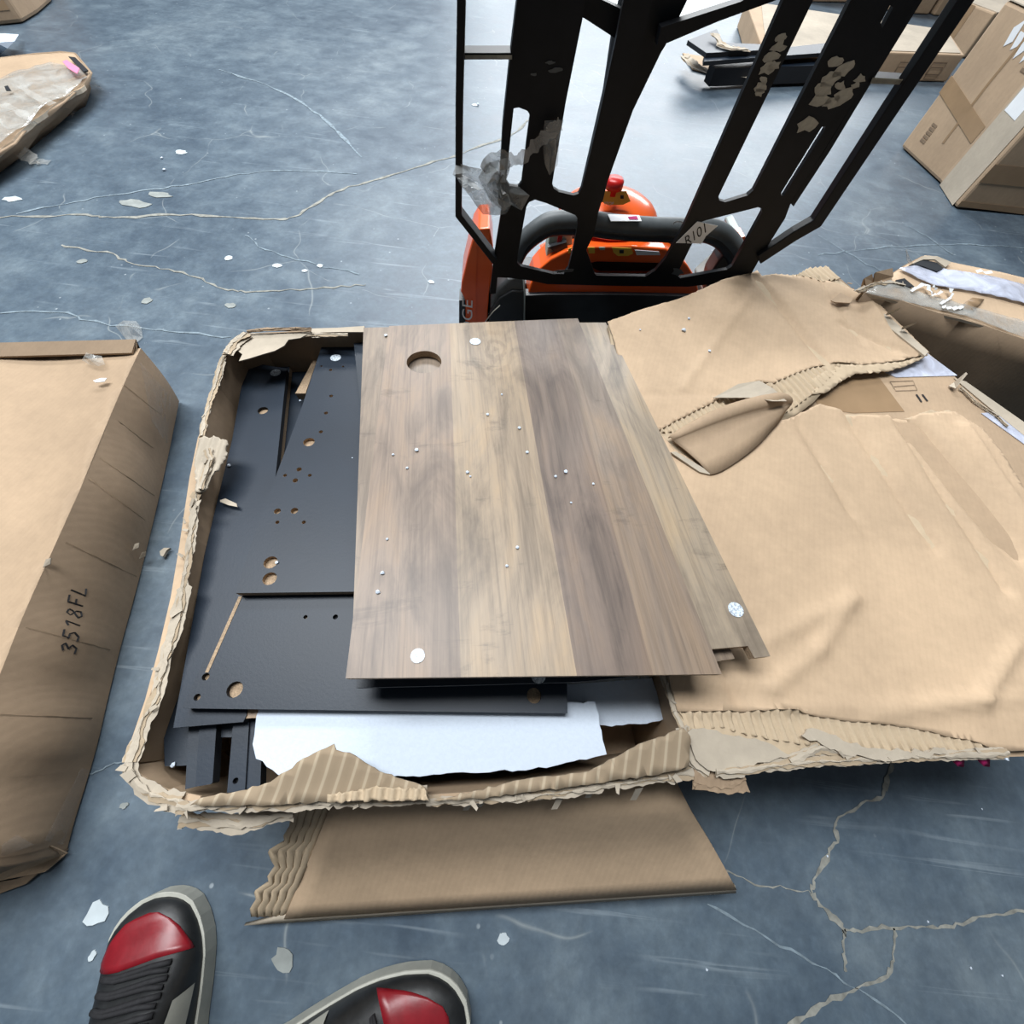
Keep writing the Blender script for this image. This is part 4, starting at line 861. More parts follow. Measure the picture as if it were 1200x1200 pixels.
cpx = [(-60, 70), (0, 68), (40, 63), (72, 60), (86, 62), (98, 72), (104, 84), (98, 100), (72, 118), (40, 142), (15, 165), (-60, 215)]
cw = [P(x, y, cz_) for x, y in cpx]
sheet('top_panel', [(p.x, p.y) for p in cw], lambda x, y: cz_ + .004 * sin(x * 7 + y * 3) * sin(y * 6) + .002 * sin(x * 23 - y * 17), .012, [M['kraft'], M['torn']], cr, res=.05, jag=.006, estep=.04)
vv = []
for i, p in enumerate(cw):
    for j in range(5):
        t = j / 4; c = V((-2.6, 2.2, 0)); q = p.lerp(V((c.x, c.y, p.z)), .12 * t + .02 * sin(i * 3 + j * 2)); vv.append(V((q.x, q.y, (cz_ - .002) * (1 - t) + .003)))
mk('side_wall', vv, [(i * 5 + j, i * 5 + j + 1, i * 5 + 6 + j, i * 5 + 5 + j) for i in range(len(cw) - 1) for j in range(4)], M['kraft_dark'], cr, smooth=True, recalc=False, solid=.006)
sheet('film', [(p.x, p.y) for p in [P(x, y, cz_) for x, y in [(-40, 110), (15, 86), (60, 74), (98, 76), (103, 86), (97, 101), (72, 119), (40, 143), (14, 166), (-40, 196)]]], lambda x, y: cz_ + .008 + .006 * sin(x * 7 + y * 3) * sin(y * 6) + .006 * sin(x * 31 - y * 20), .001, M['film'], cr, res=.04, jag=.006, estep=.03)
slab('pink_sticker', [P(x, y, cz_ + .026) for x, y in [(73, 72), (78, 70), (93, 80), (90, 86), (80, 80)]], .002, M['pink'], cr)
slab('opening_shade', [P(x, y, cz_ + .012) for x, y in [(80, 66), (88, 67), (103, 82), (98, 84)]], .004, M['deep'], cr)  # dark slabs here and below paint the shade of openings
slab('opening_shade', [P(x, y, cz_ + .026) for x, y in [(5, 101), (9, 100), (13, 106), (7, 106)]], .002, M['deep'], cr)
for k, pts in enumerate([[(4, 159, .07), (20, 174, .03), (38, 187, .012), (44, 189, .006), (58, 190, .004)], [(100, 98, .05), (110, 100, .02), (118, 103, .006)], [(70, 127, .05), (78, 130, .02), (83, 134, .006)], [(24, 100, .11), (40, 112, .11), (62, 122, .10)], [(2, 122, .11), (25, 132, .10), (40, 145, .07), (43, 150, .03)]]):
    ps = smoothpath([P(*p) for p in pts], 4)
    ribbon('film_strand', ps, .045 if k < 3 else .03, M['film'], cr, jag=.4)
tag(mk('film_scrap', [P(x, y, z) for x, y, z in [(-30, 40, .004), (5, 40, .06), (22, 41, .02), (17, 49, .05), (8, 56, .06), (0, 62, .02), (-30, 76, .004), (-5, 50, .10)]], [(0, 1, 7), (1, 2, 3), (1, 3, 7), (3, 4, 7), (4, 5, 7), (5, 6, 7), (6, 0, 7)], M['foam'], smooth=False, recalc=False, solid=.002), 'white crumpled film scrap at the left edge above the wrapped carton', 'plastic')

# ---------------------------------------------------------------- the walkie stacker behind the carton
Y0 = .92
NB = V((-KX, 1, 0)).normalized()                                   # away from the camera, along the forks' axis
def B(x, y): return PV(x, y, Y0)
def UPZ(x, y, dz): return B(x, y) + V((0, 0, dz))
st = thing('pallet_stacker', 'orange and black pallet stacker with tall black load backrest behind the open carton', 'stacker', (.15, 1.3, 0))
outer = [UPZ(609, 0, .34), B(609, 0), B(601, 65), B(592, 150), B(587, 250), B(579, 300), B(574, 345), B(581, 344), B(583, 325), B(600, 326), B(622, 329), B(641, 333), B(720, 335), B(806, 336), B(842, 332), B(877, 327), B(891, 302), B(920, 256), B(926, 240), B(1013, 100), B(1035, 65), B(1075, 0), UPZ(1075, 0, .34)]
holes = [
    [UPZ(683, 20, .28), B(683, 20), B(663, 120), B(647, 216), B(649, 221), B(655, 225), B(672, 229), B(678, 227), B(682, 219), B(702, 137), B(722, 46), UPZ(722, 46, .28)],
    [UPZ(765, 0, .28), B(765, 0), B(735, 120), B(712, 213), B(701, 250), B(696, 275), B(687, 293), B(697, 321), B(700, 323), B(757, 324), B(768, 317), B(780, 303), B(802, 263), B(918, 0), UPZ(918, 0, .28)],
    [UPZ(953, 0, .28), B(953, 0), B(842, 230), B(843, 235), B(850, 237), B(876, 229), B(883, 223), B(997, 0), UPZ(997, 0, .28)],
    [B(602, 127), B(608, 126), B(618, 130), B(621, 135), B(617, 165), B(611, 214), B(607, 219), B(597, 218), B(593, 212)],
    [B(617, 242), B(620, 237), B(627, 234), B(640, 238), B(674, 252), B(677, 256), B(677, 264), B(672, 290), B(666, 314), B(661, 321), B(648, 321), B(610, 312), B(606, 308), B(607, 297)],
    [B(828, 258), B(888, 243), B(893, 244), B(893, 249), B(858, 312), B(852, 316), B(797, 326), B(794, 323), B(795, 318), B(814, 280), B(819, 261)],
    [B(963, 149), B(967, 148), B(967, 152), B(918, 230), B(915, 229), B(916, 225)],
    [B(1032, 27), B(1043, 6), B(1047, 9), B(1034, 33)]]
slab('load_backrest', outer, .010, M['steel'], st, holes, d=NB, bevel=.001, seg=1)
# folded side flanges of the plate
slab('flange', [UPZ(604, 0, .3), B(606, 0), B(598, 65), B(589, 150), B(584, 240), B(588, 240), B(592, 150), B(601, 65), B(609, 0), UPZ(609, 0, .3)], .03, M['steel'], st, d=NB)
slab('flange', [B(926, 238), B(967, 175), B(1013, 100), B(1075, 0), UPZ(1075, 0, .3), UPZ(1081, 0, .3), B(1081, 0), B(1018, 102), B(972, 178), B(930, 242)], .03, M['steel'], st, d=NB)
bar('side_bar', [UPZ(541, 0, .34), B(541, 0), B(538.5, 120), B(537.5, 248), B(557, 273), B(580, 303)], .0062, .017, M['steel'], st)
bar('side_bar', [UPZ(1127, 0, .34), B(1127, 0), B(1044, 125), B(956, 259), B(930, 274), B(888, 302)], .0125, .010, M['steel'], st)
slab('bracket', [B(541, 62), B(603, 62), B(602, 69), B(541, 70)], .034, M['steel'], st, d=NB)
slab('bracket', [B(1018, 91), B(1076, 95), B(1070, 99), B(1016, 97)], .034, M['steel'], st, d=NB)
# pale tops of the brackets
slab('bracket_top', [B(545, 64) - NB * .002, B(600, 64) - NB * .002, B(600, 67) - NB * .002, B(545, 67) - NB * .002], .002, M['chip'], st)
slab('bracket_top', [B(1022, 90) - NB * .003, B(1072, 93) - NB * .003, B(1070, 97) - NB * .003, B(1020, 95) - NB * .003], .002, M['chip'], st)
# cross brace and mast behind
def Bb(x, y, yy=Y0 + .03): return PV(x, y, yy)
slab('cross_brace', [Bb(670, -12), Bb(675, 18), Bb(684, 21), Bb(724, 47), Bb(735, 30), Bb(735, 14), Bb(702, -2), Bb(690, -12)], .02, M['steel'], st, d=NB)
slab('cross_brace', [Bb(770, 53), Bb(783, 50), Bb(842, 25), Bb(905, 2), Bb(940, -12), Bb(890, -12), Bb(868, 2), Bb(800, 24), Bb(775, 32)], .02, M['steel'], st, d=NB)
slab('mast_plate', [P(668, -20, .575), P(700, 0, .575), P(735, 13, .575), P(770, 26, .575), P(800, 25, .575), P(872, 0, .575), P(925, -20, .575)], .012, M['steel_grey'], st)
Ym = Y0 + .055
slab('mast_column', [PV(735, 0, Ym) + V((0, 0, .3)), PV(735, 0, Ym), PV(700, 150, Ym), PV(680, 235, Ym), PV(706, 238, Ym), PV(712, 214, Ym), PV(742, 130, Ym), PV(775, 62, Ym), PV(780, 54, Ym), PV(806, 0, Ym), PV(806, 0, Ym) + V((0, 0, .3))], .03, M['steel'], st, d=NB, bevel=.002)
for x in (688, 700, 712, 724):
    tube('mast_rail', [PV(680 + (x - 680) * .5, 240, Ym + .02), PV(x + 20, 40, Ym + .02), PV(x + 30, 0, Ym + .02) + V((0, 0, .2))], .006, M['rubber'], st, n=8) if x in (700,) else None
def chip(px):
    c = V((sum(p[0] for p in px) / len(px), sum(p[1] for p in px) / len(px)))
    slab('worn_paint', [B(x, y) - NB * .0006 for x, y in px], .0005, M['chip'], st, d=-NB)
def blob(x, y, rx, ry, a=0, n=11):
    rx *= 1.3; ry *= 1.35
    chip([(x + rx * cos(g) * (k := rnd.uniform(.55, 1.2)) * cos(a) - ry * sin(g) * k * sin(a), y + rx * cos(g) * k * sin(a) + ry * sin(g) * k * cos(a)) for g in [2 * pi * i / n for i in range(n)]])
for q in [(915, 44, 9, 4), (912, 55, 8, 5), (905, 66, 10, 5), (898, 80, 9, 5), (906, 77, 7, 4), (892, 101, 7, 5), (895, 93, 5, 4), (890, 108, 5, 4), (979, 72, 8, 4), (988, 82, 13, 5), (972, 92, 10, 7), (965, 105, 11, 8), (962, 117, 12, 6), (990, 112, 11, 6), (975, 120, 10, 5), (1008, 92, 6, 4), (946, 146, 11, 6), (1003, 100, 5, 3), (985, 100, 5, 4)]:
    blob(*q, a=-.5)
for q in [(652, 82, 9, 2.5), (644, 73, 5, 1.5), (625, 87, 3, 1.5), (795, 318, 6, 4), (662, 317, 12, 1.5)]:
    c = M['chip']; M['chip'] = M['rubber_grey']; blob(*q, a=-.1); M['chip'] = c
# printed tag on the bar: R101
tg = [(817, 259), (841, 264), (827, 276), (822, 285), (792, 284)]
O = B(798, 285) - NB * .003
slab('asset_label', [B(x, y) - NB * .0022 for x, y in tg], .001, M['white'], st, d=NB)
text('label_text', 'R101', B(803, 288) - NB * .0026, B(833, 267) - B(803, 288), B(801, 277) - B(803, 288), .031, M['ink'], st, .0004, sx=.74)
# power unit: hood with hand slot, black front, loop handle, stop button
def PH(x, y, yy): return PV(x, y, yy)
Yh = 1.03
hood = [(618, 347), (622, 333), (627, 321), (634, 313), (646, 303), (664, 294), (690, 289), (740, 288), (780, 291), (795, 299), (806, 311), (815, 325), (820, 346)]
slot = [(690, 309), (700, 307), (784, 309), (793, 312), (786, 323), (776, 328), (706, 328), (697, 324)]
slab('hood', [PH(x, y, Yh) for x, y in hood], .10, M['orange'], st, [[PH(x, y, Yh) for x, y in slot]], d=NB + V((0, 0, -.12)), bevel=.006, seg=3)
slab('slot_back', [PH(x, y, Yh + .05) for x, y in [(680, 300), (800, 300), (800, 345), (680, 345)]], .01, M['rubber'], st, d=NB)
slab('slot_lip', [PH(x, y, Yh + .02) for x, y in [(700, 322), (762, 323), (758, 327), (702, 326)]], .01, M['steel_grey'], st, d=NB)
slab('front_panel', [PH(x, y, Yh - .012) for x, y in [(600, 347), (640, 345), (720, 345), (810, 347), (822, 352), (830, 430), (600, 430)]], .03, M['rubber'], st, d=NB, bevel=.004)
slab('hood_top', [PH(x, y, Yh + .09) for x, y in [(640, 308), (690, 283), (785, 285), (808, 312)]], .25, M['orange'], st, d=NB + V((0, 0, -.35)), bevel=.01)
slab('cover_plate', [PH(x, y, Yh + .06) for x, y in [(668, 292), (672, 272), (790, 274), (797, 292)]], .006, M['steel_grey_dark'] if 'steel_grey_dark' in M else M['rubber_grey'], st, d=NB)
slab('emblem', [PH(x, y, Yh + .055) for x, y in [(716, 289), (718, 284), (738, 285), (739, 290)]], .004, M['chip'], st, d=NB)
slab('yellow_sticker', [PH(x, y, Yh - .002) for x, y in [(717, 290), (740, 291), (742, 297), (736, 300), (724, 300), (719, 296)]], .0012, M['yellow'], st, d=NB)
slab('print_mark', [PH(x, y, Yh - .003) for x, y in [(726, 293), (731, 293), (731, 297), (726, 297)]], .0008, M['ink'], st, d=NB)
slab('white_label', [PH(x, y, Yh - .002) for x, y in [(744, 293), (772, 295), (774, 299), (746, 299)]], .0012, M['white'], st, d=NB)
for q in ([(689, 290), (697, 290), (697, 297), (690, 297)], [(666, 292), (670, 290), (669, 296), (666, 297)]):
    slab('yellow_sticker', [PH(x, y, Yh - .003) for x, y in q], .0012, M['yellow'], st, d=NB)
slab('green_light', [PH(x, y, Yh - .002) for x, y in [(702, 290), (709, 290), (709, 293), (703, 293)]], .002, M['green'], st, d=NB)
# controller seen through the lower left window
slab('controller_box', [PH(x, y, 1.06) for x, y in [(644, 274), (670, 272), (672, 302), (640, 303)]], .05, M['green'], st, d=NB, bevel=.003)
slab('red_stripe', [PH(x, y, 1.055) for x, y in [(655, 273), (660, 273), (657, 289), (652, 289)]], .003, M['red'], st, d=NB)
slab('black_latch', [PH(x, y, 1.045) for x, y in [(642, 290), (664, 284), (666, 294), (648, 304), (652, 296)]], .02, M['rubber'], st, d=NB)
# loop handle: top highlight painted grey over a darker underside
lp = [PH(x, y, 1.0) for x, y in [(603, 303), (612, 284), (630, 267), (650, 258), (690, 258), (720, 262), (760, 265), (800, 266), (830, 266), (850, 275), (864, 292), (870, 312)]]
tube('loop_handle', smoothpath(lp, 5), .0185, M['rubber_grey'], st, n=14)
tube('handle_underside', [p + V((0, .004, -.016)) for p in smoothpath(lp, 5)], .018, M['rubber'], st, n=12)
zl_ = PH(730, 262, 1.0).z + .0195
slab('warning_label', [P(x, y, zl_) for x, y in [(712, 251), (749, 252), (752, 259), (716, 259)]], .001, M['white'], st)
slab('print_mark', [P(x, y, zl_ + .001) for x, y in [(736, 254), (746, 253), (748, 257), (738, 257)]], .001, M['magenta'], st)
ring = [PH(795 + 6 * cos(g), 263 - 3.4 * sin(g), .978) for g in [pi * (-.1 + .22 * i) for i in range(6)]]
ribbon('print_mark', ring, .003, M['white'], st, n=NB)
# tiller head with stop button
def dome(name, c, rx, ry, rz, mat, par, n=20, m=8):
    vs = [c + V((rx * cos(2 * pi * i / n) * cos(.5 * pi * j / m), ry * sin(2 * pi * i / n) * cos(.5 * pi * j / m), rz * sin(.5 * pi * j / m))) for j in range(m) for i in range(n)] + [c + V((0, 0, rz))]
    fs = [(j * n + i, j * n + (i + 1) % n, (j + 1) * n + (i + 1) % n, (j + 1) * n + i) for j in range(m - 1) for i in range(n)] + [((m - 1) * n + i, (m - 1) * n + (i + 1) % n, m * n) for i in range(n)] + [tuple(range(n - 1, -1, -1))]
    return mk(name, vs, fs, mat, par, smooth=True, recalc=False)
cT = PH(712, 254, 1.16)
dome('tiller_cover', cT, .130, .11, .058, M['orange'], st)
slab('button_plate', [PH(x, y, 1.09) for x, y in [(704, 236), (708, 224), (734, 224), (739, 236), (730, 240), (712, 240)]], .006, M['yellow'], st, d=NB + V((0, 0, -.4)))
cb = PH(717, 228, 1.10)
tube('stop_button', [cb, cb + V((0, 0, .012)), cb + V((0, 0, .013)), cb + V((0, 0, .028)), cb + V((0, 0, .033))], [.012, .012, .021, .021, .017], M['red'], st, n=18)
for x in (705, 729):
    slab('print_mark', [PH(x + dx, y, 1.085) for dx, y in [(-2, 229), (2, 229), (2, 233), (-2, 233)]], .001, M['ink'], st, d=NB)
text('label_text', 'STOP', PH(707, 240.5, 1.075), PH(730, 240.5, 1.075) - PH(707, 240.5, 1.075), V((0, 0, 1)), .010, M['white'], st, .0004)
# left side cover with white lettering, wheel arch beside it
Yc = 1.0
lc = [(545, 400), (545, 352), (540, 342), (541, 330), (548, 300), (554, 279), (561, 268), (574, 267), (578, 290), (577, 320), (573, 345), (570, 400)]
slab('side_cover', [PH(x, y, Yc) for x, y in lc], .16, M['orange'], st, d=NB + V((0, 0, -.15)), bevel=.004)
slab('cover_face', [PH(x, y, Yc - .004) for x, y in [(546, 400), (546, 353), (541.5, 342), (542.5, 330), (549, 301), (556, 278), (559, 274), (558, 330), (557, 400)]], .004, M['orange_dull'] if 'orange_dull' in M else M['orange'], st, d=NB)
e1 = PH(554, 343, Yc - .008); e0 = PH(552.5, 404, Yc - .008); e0 = e1 - (e1 - e0).normalized() * .150
text('lettering', 'EDGE', e0, e1 - e0, PH(545, 380, Yc - .006) - PH(553, 380, Yc - .006), .040, M['white'], st, .0005, shear=.15, sx=1.3)
slab('grey_trim', [PH(x, y, Yc - .002) for x, y in [(538, 400), (538, 352), (545, 352), (545, 400)]], .05, M['rubber'], st, d=NB)
slab('wheel_arch', [PH(x, y, .99) for x, y in [(573, 400), (575, 352), (583, 338), (594, 328), (608, 325), (613, 330), (616, 342), (617, 400)]], .10, M['rubber_grey'], st, d=NB, bevel=.012, seg=4)  # grey sheen of the rounded arch is put into its colour
slab('wheel_guard', [PH(x, y, .982) for x, y in [(572, 400), (574, 366), (585, 350), (600, 341), (616, 342), (617, 400)]], .02, M['rubber'], st, d=NB, bevel=.003)
tube('cable', [PH(613, 322, .98), PH(615, 345, .98), PH(614, 400, .98)], .0025, M['steel_grey'], st, n=6)
tube('scratch_wire', [PH(568, 378, .975), PH(578, 365, .975), PH(586, 358, .975)], .0015, M['chip'], st, n=5)
slab('right_bracket', [PH(x, y, 1.0) for x, y in [(832, 322), (842, 306), (852, 295), (868, 312), (874, 330), (850, 345), (826, 345)]], .05, M['rubber'], st, d=NB, bevel=.004)
slab('side_cover', [PH(x, y, 1.04) for x, y in [(862, 280), (872, 276), (878, 300), (880, 400), (822, 400), (824, 340), (860, 310)]], .10, M['steel_grey'], st, d=NB, bevel=.004)
slab('cover_corner', [PH(x, y, 1.03) for x, y in [(866, 279), (873, 277), (876, 287), (869, 289)]], .04, M['orange'], st, d=NB)
# chassis and forks, mostly hidden under the carton
prism('chassis', [V((-.16, 1.07, .02)), V((.46, 1.16, .02)), V((.43, 1.30, .02)), V((-.18, 1.20, .02))], .10, M['rubber'], st, .01)
for x in (-.02, .26):
    prism('fork', [V((x, .98, .018)), V((x + .11, .98, .018)), V((x + .13, .0, .018)), V((x + .02, .0, .018))], .040, M['steel'], st, .004)
# torn plastic wrap caught on the backrest
wrap = thing('plastic_wrap', 'crumpled dirty clear plastic wrap hanging on the left of the black backrest', 'plastic', B(575, 245) - NB * .03)
def wr(px, mat, seed, dz=.018, name='film'):
    pts = [PV(x, y, Y0 - .012) for x, y in px]; r = random.Random(seed)
    c = sum(pts, V()) / len(pts); n = len(pts); vs = []
    for ring_, f in enumerate((1, .66, .33)):
        for p in pts: vs.append(c.lerp(p, f) - NB * (r.uniform(0, dz) + .004 * ring_) + V((r.uniform(-.003, .003), 0, r.uniform(-.003, .003))))
    vs.append(c - NB * dz * .7); fs = []
    for k in range(2):
        for i in range(n): a = k * n + i; b2 = k * n + (i + 1) % n; fs += [(a, b2, b2 + n), (a, b2 + n, a + n)]
    for i in range(n): fs.append((2 * n + i, 2 * n + (i + 1) % n, 3 * n))
    return mk(name, vs, fs, mat, wrap, recalc=False, smooth=False)
wr([(529, 197), (534, 191), (550, 192), (565, 193), (575, 188), (585, 200), (596, 210), (607, 217), (619, 227), (612, 242), (602, 236), (592, 244), (580, 248), (565, 247), (556, 240), (550, 230), (541, 216), (536, 205)], M['film_grey'], 2)
wr([(535, 200), (548, 203), (556, 213), (560, 219), (549, 220), (541, 212)], M['film'], 3, .026)
wr([(562, 205), (572, 190), (583, 180), (596, 181), (600, 190), (588, 195), (582, 208), (592, 222), (600, 232), (590, 240), (575, 232)], M['film_grey'], 4, .030)
ps = smoothpath([PV(x, y, Y0 - .022) for x, y in [(566, 200), (583, 184), (600, 188), (612, 185), (630, 168), (648, 152), (657, 145)]], 5)
ribbon('twisted_strand', ps, .018, M['film_grey'], wrap, n=NB, jag=.35)
wr([(637, 142), (659, 141), (656, 160), (652, 190), (645, 205), (640, 190), (634, 165)], M['film_faint'] if 'film_faint' in M else M['film'], 5, .006)

# plastic film bits on the floor and on the left carton
def crumple(name, px, z, h, mat, label, seed, cat='plastic'):
    r = random.Random(seed); pts = [P(x, y, z) for x, y in px]; c = sum(pts, V()) / len(pts); n = len(pts)
    vs = [p + V((0, 0, .002)) for p in pts] + [c.lerp(p, .55) + V((0, 0, r.uniform(.3, 1) * h)) for p in pts] + [c + V((0, 0, h * .6))]
    fs = []
    for i in range(n): j = (i + 1) % n; fs += [(i, j, n + j), (i, n + j, n + i), (n + i, n + j, 2 * n)]
    return tag(mk(name, vs, fs, mat, recalc=False), label, cat)
crumple('film_scrap', [(136, 383), (148, 379), (160, 377), (166, 384), (168, 396), (160, 403), (148, 398)], .002, .03, M['film'], 'crumpled clear film scrap on the floor behind the left carton', 3)
crumple('film_scrap', [(97, 423), (102, 414), (112, 417), (120, 418), (124, 428), (116, 430), (106, 428)], .175, .018, M['film'], 'small crumpled clear film scrap on top of the left carton', 4)
tag(slab('film_scrap', [P(x, y, .178) for x, y in [(109, 446), (118, 443), (125, 443), (122, 447), (112, 448)]], .0012, M['white']), 'white paper sliver on top of the left carton', 'scrap')
tag(slab('cardboard_scrap', [P(x, y, .012) for x, y in [(187, 646), (192, 642), (199, 642), (195, 645), (191, 652), (188, 651)]], .006, M['torn']), 'tiny torn cardboard scrap on the floor between the two front cartons', 'scrap')

# ---------------------------------------------------------------- the person's feet
man = thing('person', 'person in black trousers and red-toed black sneakers standing at the near edge', 'person', (-.25, -.62, 0))
def shoe_frame(toe, heel_dir):
    f = V((heel_dir[0], heel_dir[1], 0)).normalized(); s = V((-f.y, f.x, 0)); return toe, f, s
SW = [(0.0, .012), (.015, .028), (.05, .046), (.10, .0575), (.17, .0645), (.25, .068), (.33, .0675), (.45, .061), (.6, .052), (.75, .050), (.88, .047), (.96, .036), (1.0, .016)]
SHt = [(0.0, .032), (.03, .044), (.08, .050), (.16, .054), (.24, .062), (.32, .078), (.42, .105), (.52, .128), (.62, .150), (.72, .165), (.85, .165), (.95, .15), (1.0, .12)]
def itp(tab, s):
    for (a, va), (b, vb) in zip(tab, tab[1:]):
        if s <= b: t = (s - a) / (b - a); return va + (vb - va) * t
    return tab[-1][1]
def shoe(toe, back, LEN, K, skew, flip):
    o, f, sd = shoe_frame(toe, back)
    def curve(s): return sd * (flip * .012 * sin(pi * s) * K)
    def sol(s, a, z): w = itp(SW, s) * K; return o + f * (s * LEN) + curve(s) + sd * (a * w) + V((0, 0, z))
    def surf(s, g, offn=0.0):                                     # g 0..pi across
        w = (itp(SW, s) - .003) * K; h = itp(SHt, s) * K; lw = w * (1.0 if s < .4 else 1.0 - .25 * min(1, (s - .4) / .3) * sin(g))
        ex = .62; cg, sg = cos(g), sin(g)
        return o + f * (.005 * K + s * (LEN - .012 * K)) + curve(s) + sd * ((lw + offn) * (abs(cg) ** ex if cg > 0 else -abs(cg) ** ex)) + V((0, 0, .026 * K + (h - .026 * K + offn) * sg ** .75 if sg > 0 else .026 * K))
    ss = [0, .008, .02, .04, .065, .1, .14, .18, .22, .26, .3, .34, .38, .43, .48, .53, .58, .64, .7, .77, .84, .9, .95, .98, 1.0]
    def loft(name, fn, slist, glist, mat, par, closed=False):
        vs = [fn(s, g) for s in slist for g in glist]; m = len(glist)
        fs = [(i * m + j, i * m + j + 1, (i + 1) * m + j + 1, (i + 1) * m + j) for i in range(len(slist) - 1) for j in range(m - 1)]
        return mk(name, vs, fs, mat, par, smooth=True, recalc=True)
    gl = [pi * i / 20 for i in range(21)]
    up = loft('shoe', surf, ss, gl, M['leather_black'], man)
    oc = [sol(s, 1, 0) for s in ss] + [sol(s, -1, 0) for s in reversed(ss)]
    slab('sole', [p + V((0, 0, .030 * K)) for p in oc], .029 * K, M['sole'], up, bevel=.004, seg=2)
    # red toe box: widens from the tip towards the laces
    rs = [.048, .058, .078, .095, .115, .135, .16, .185, .21, .235]
    nG = 13; vs = []
    for i, s in enumerate(rs):
        t = i / (len(rs) - 1); hw = pi * (.03 + .28 * t ** .62 + .08 * t ** 3)
        for j in range(nG):
            u = -1 + 2 * j / (nG - 1); vs.append(surf(s - skew * u * t, pi / 2 + u * hw, .0016 * K))
    mk('toe_box', vs, [(i * nG + j, i * nG + j + 1, (i + 1) * nG + j + 1, (i + 1) * nG + j) for i in range(len(rs) - 1) for j in range(nG - 1)], M['leather_red'], up, smooth=True, recalc=True, solid=.001)
    for k in range(6):                                            # laces
        s = .255 + k * .047
        tube('lace', [surf(s - skew * (j / 3 - 1) * .6, pi * (.32 + .36 * j / 6), .003 * K) for j in range(7)], .0036 * K, M['lace'], up, n=8)
        tube('lace', [surf(s + .022 - skew * (j / 3 - 1) * .6 - .02 * (j / 6), pi * (.33 + .34 * j / 6), .004 * K) for j in range(7)], .003 * K, M['lace'], up, n=8)
    for e in (0, 1):                                              # white side panels
        g0, g1 = (.05, .20) if e == 0 else (.80, .95)
        ps_ = [.42, .46, .5, .54, .58, .62]
        loft('side_panel', lambda s, g: surf(s, g, .0018 * K), ps_, [pi * (g0 + (g1 - g0) * j / 6) for j in range(7)], M['sole'], up)
        for k in range(5):
            c = surf(.30 + k * .05, pi * (.24 if e == 0 else .76), .002 * K)
    return surf, o, f
toeL = P(173, 1052, 0.03); dirL = (P(170, 1180, .03) - P(173, 1052, .03))
KL = .90
sL, oL, fL = shoe(V((toeL.x, toeL.y, 0)), dirL, .265, KL, .045, 1)
toeR = P(549, 1188, 0.03); dirR = (P(362, 1278, .03) - P(549, 1188, .03))
sR, oR, fR = shoe(V((toeR.x, toeR.y, 0)), dirR, .40, KL, -.03, -1)
# trousers: one skinned body from hems to waist
def ank(o, f, z, t=.2): return V((o.x, o.y, 0)) + f * t + V((0, 0, z))
aL, aR = ank(oL, fL, .15, .185), ank(oR, fR, .15, .20)
hip = V((-.22, -.80, 1.02)); bm = bmesh.new()
js = [(hip + V((0, -.02, .12)), .16, .12), (hip, .17, .13), (hip + V((-.11, 0, -.08)), .115, .115), (V((aL.x - .01, aL.y - .14, .58)), .085, .085), (aL + V((0, -.03, .10)), .072, .072), (aL, .070, .075),
      (hip + V((.11, 0, -.08)), .115, .115), (V((aR.x - .02, aR.y - .16, .58)), .085, .085), (aR + V((0, -.03, .10)), .072, .072), (aR, .074, .070)]
me = bpy.data.meshes.new('trousers'); me.from_pydata([j[0] for j in js], [(1, 0), (1, 2), (2, 3), (3, 4), (4, 5), (1, 6), (6, 7), (7, 8), (8, 9)], [])
to = bpy.data.objects.new('trousers_tmp', me); C.objects.link(to)
sk = to.modifiers.new('skin', 'SKIN'); sk.use_smooth_shade = True; s2 = to.modifiers.new('sub', 'SUBSURF'); s2.levels = 2; s2.render_levels = 2
for sv, j in zip(me.skin_vertices[0].data, js): sv.radius = (j[1], j[2])
me.skin_vertices[0].data[0].use_root = False; me.skin_vertices[0].data[1].use_root = True
bpy.context.view_layer.update(); dg = bpy.context.evaluated_depsgraph_get()
tm = bpy.data.meshes.new_from_object(to.evaluated_get(dg)); bpy.data.objects.remove(to)
mk('trousers', [v.co.copy() for v in tm.vertices], [tuple(p.vertices) for p in tm.polygons], M['cloth'], man, smooth=True)

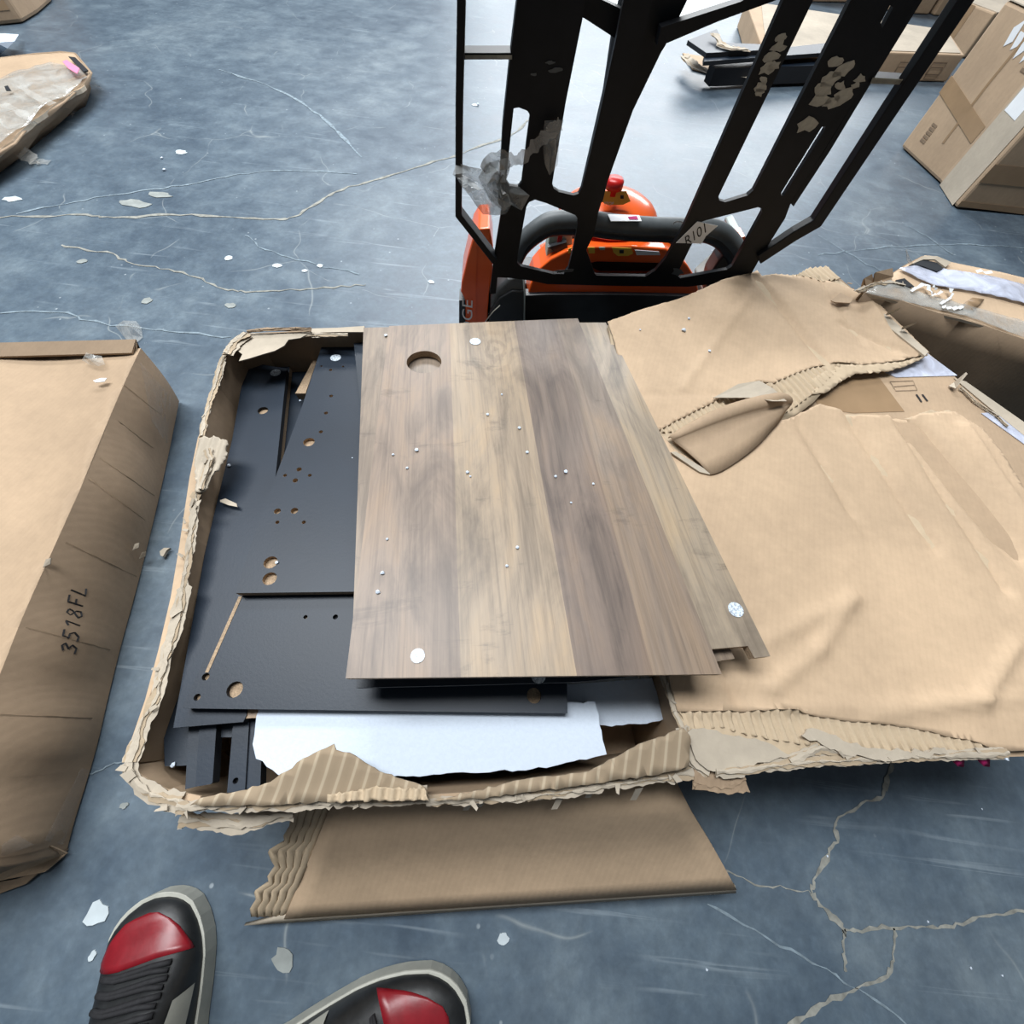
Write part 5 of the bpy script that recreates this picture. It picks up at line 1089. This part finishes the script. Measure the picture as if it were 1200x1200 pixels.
# ---------------------------------------------------------------- foam crumbs, dropped onto whatever lies below
bpy.context.view_layer.update(); dg = bpy.context.evaluated_depsgraph_get()
cr_me = {}
def crumb(x, y, r, label, group, big=False):
    d = ray(x, y).normalized(); hit, loc, nrm, *_ = SC.ray_cast(dg, V((0, 0, H)), d)
    if not hit: return
    k = rnd.randrange(4)
    if k not in cr_me:
        bm = bmesh.new(); bmesh.ops.create_icosphere(bm, subdivisions=1, radius=1.0)
        for v in bm.verts: v.co *= rnd.uniform(.7, 1.15)
        me = bpy.data.meshes.new('foam_crumb'); bm.to_mesh(me); bm.free(); me.materials.append(M['foam']); cr_me[k] = me
    o = bpy.data.objects.new('foam_crumb', cr_me[k]); C.objects.link(o); o.location = loc + V((0, 0, r * .45)); o.scale = (r, r * .85, r * .6); o.rotation_euler.z = rnd.uniform(0, 6)
    tag(o, label, 'crumb', group)
c7 = [(175, 80, 3), (295, 527, 2.6), (203, 544, 1.4), (257, 596, 1.6), (571, 388, 2), (695, 440, 2.6), (725, 535, 2), (493, 613, 2.2), (504, 629, 1), (627, 309, 1.2), (837, 629, 1.8), (876, 611, 2.6), (983, 658, 1.2), (897, 731, 1), (687, 906, 2), (646, 978, 1.5), (162, 1006, 2.2), (144, 1080, 2.4), (179, 874, 1.2)]
for x, y, r in c7: crumb(400 + x / 3.333, 370 + y / 3.333, .0012 + r * .0010, 'tiny white foam crumb lying on the brown wood boards', 'foam crumbs on the wood boards')
for x, y, r in [(801, 388, .006), (807, 374, .004), (831, 412, .004), (750, 387, .0025)]: crumb(x, y, r, 'white foam crumb lying on the far half of the folded out lid', 'foam crumbs on the lid')
for x, y, r in [(269, 546, .0035), (325, 659.5, .003), (204, 896, .004), (352, 470, .003), (413, 537, .0015)]: crumb(x, y, r, 'tiny white foam crumb among the black boards', 'foam crumbs on the black boards')
for x, y, r in [(1150, 948, .002), (1087, 1080, .002), (969, 1003, .002), (828, 1136, .0022), (1137, 1134, .002), (1174, 1143, .002), (193, 200, .008), (560, 123, .008), (1178, 889, .003), (190, 186, .006)]: crumb(x, y, r, 'tiny white foam speck scattered on the blue floor', 'foam specks on the floor')
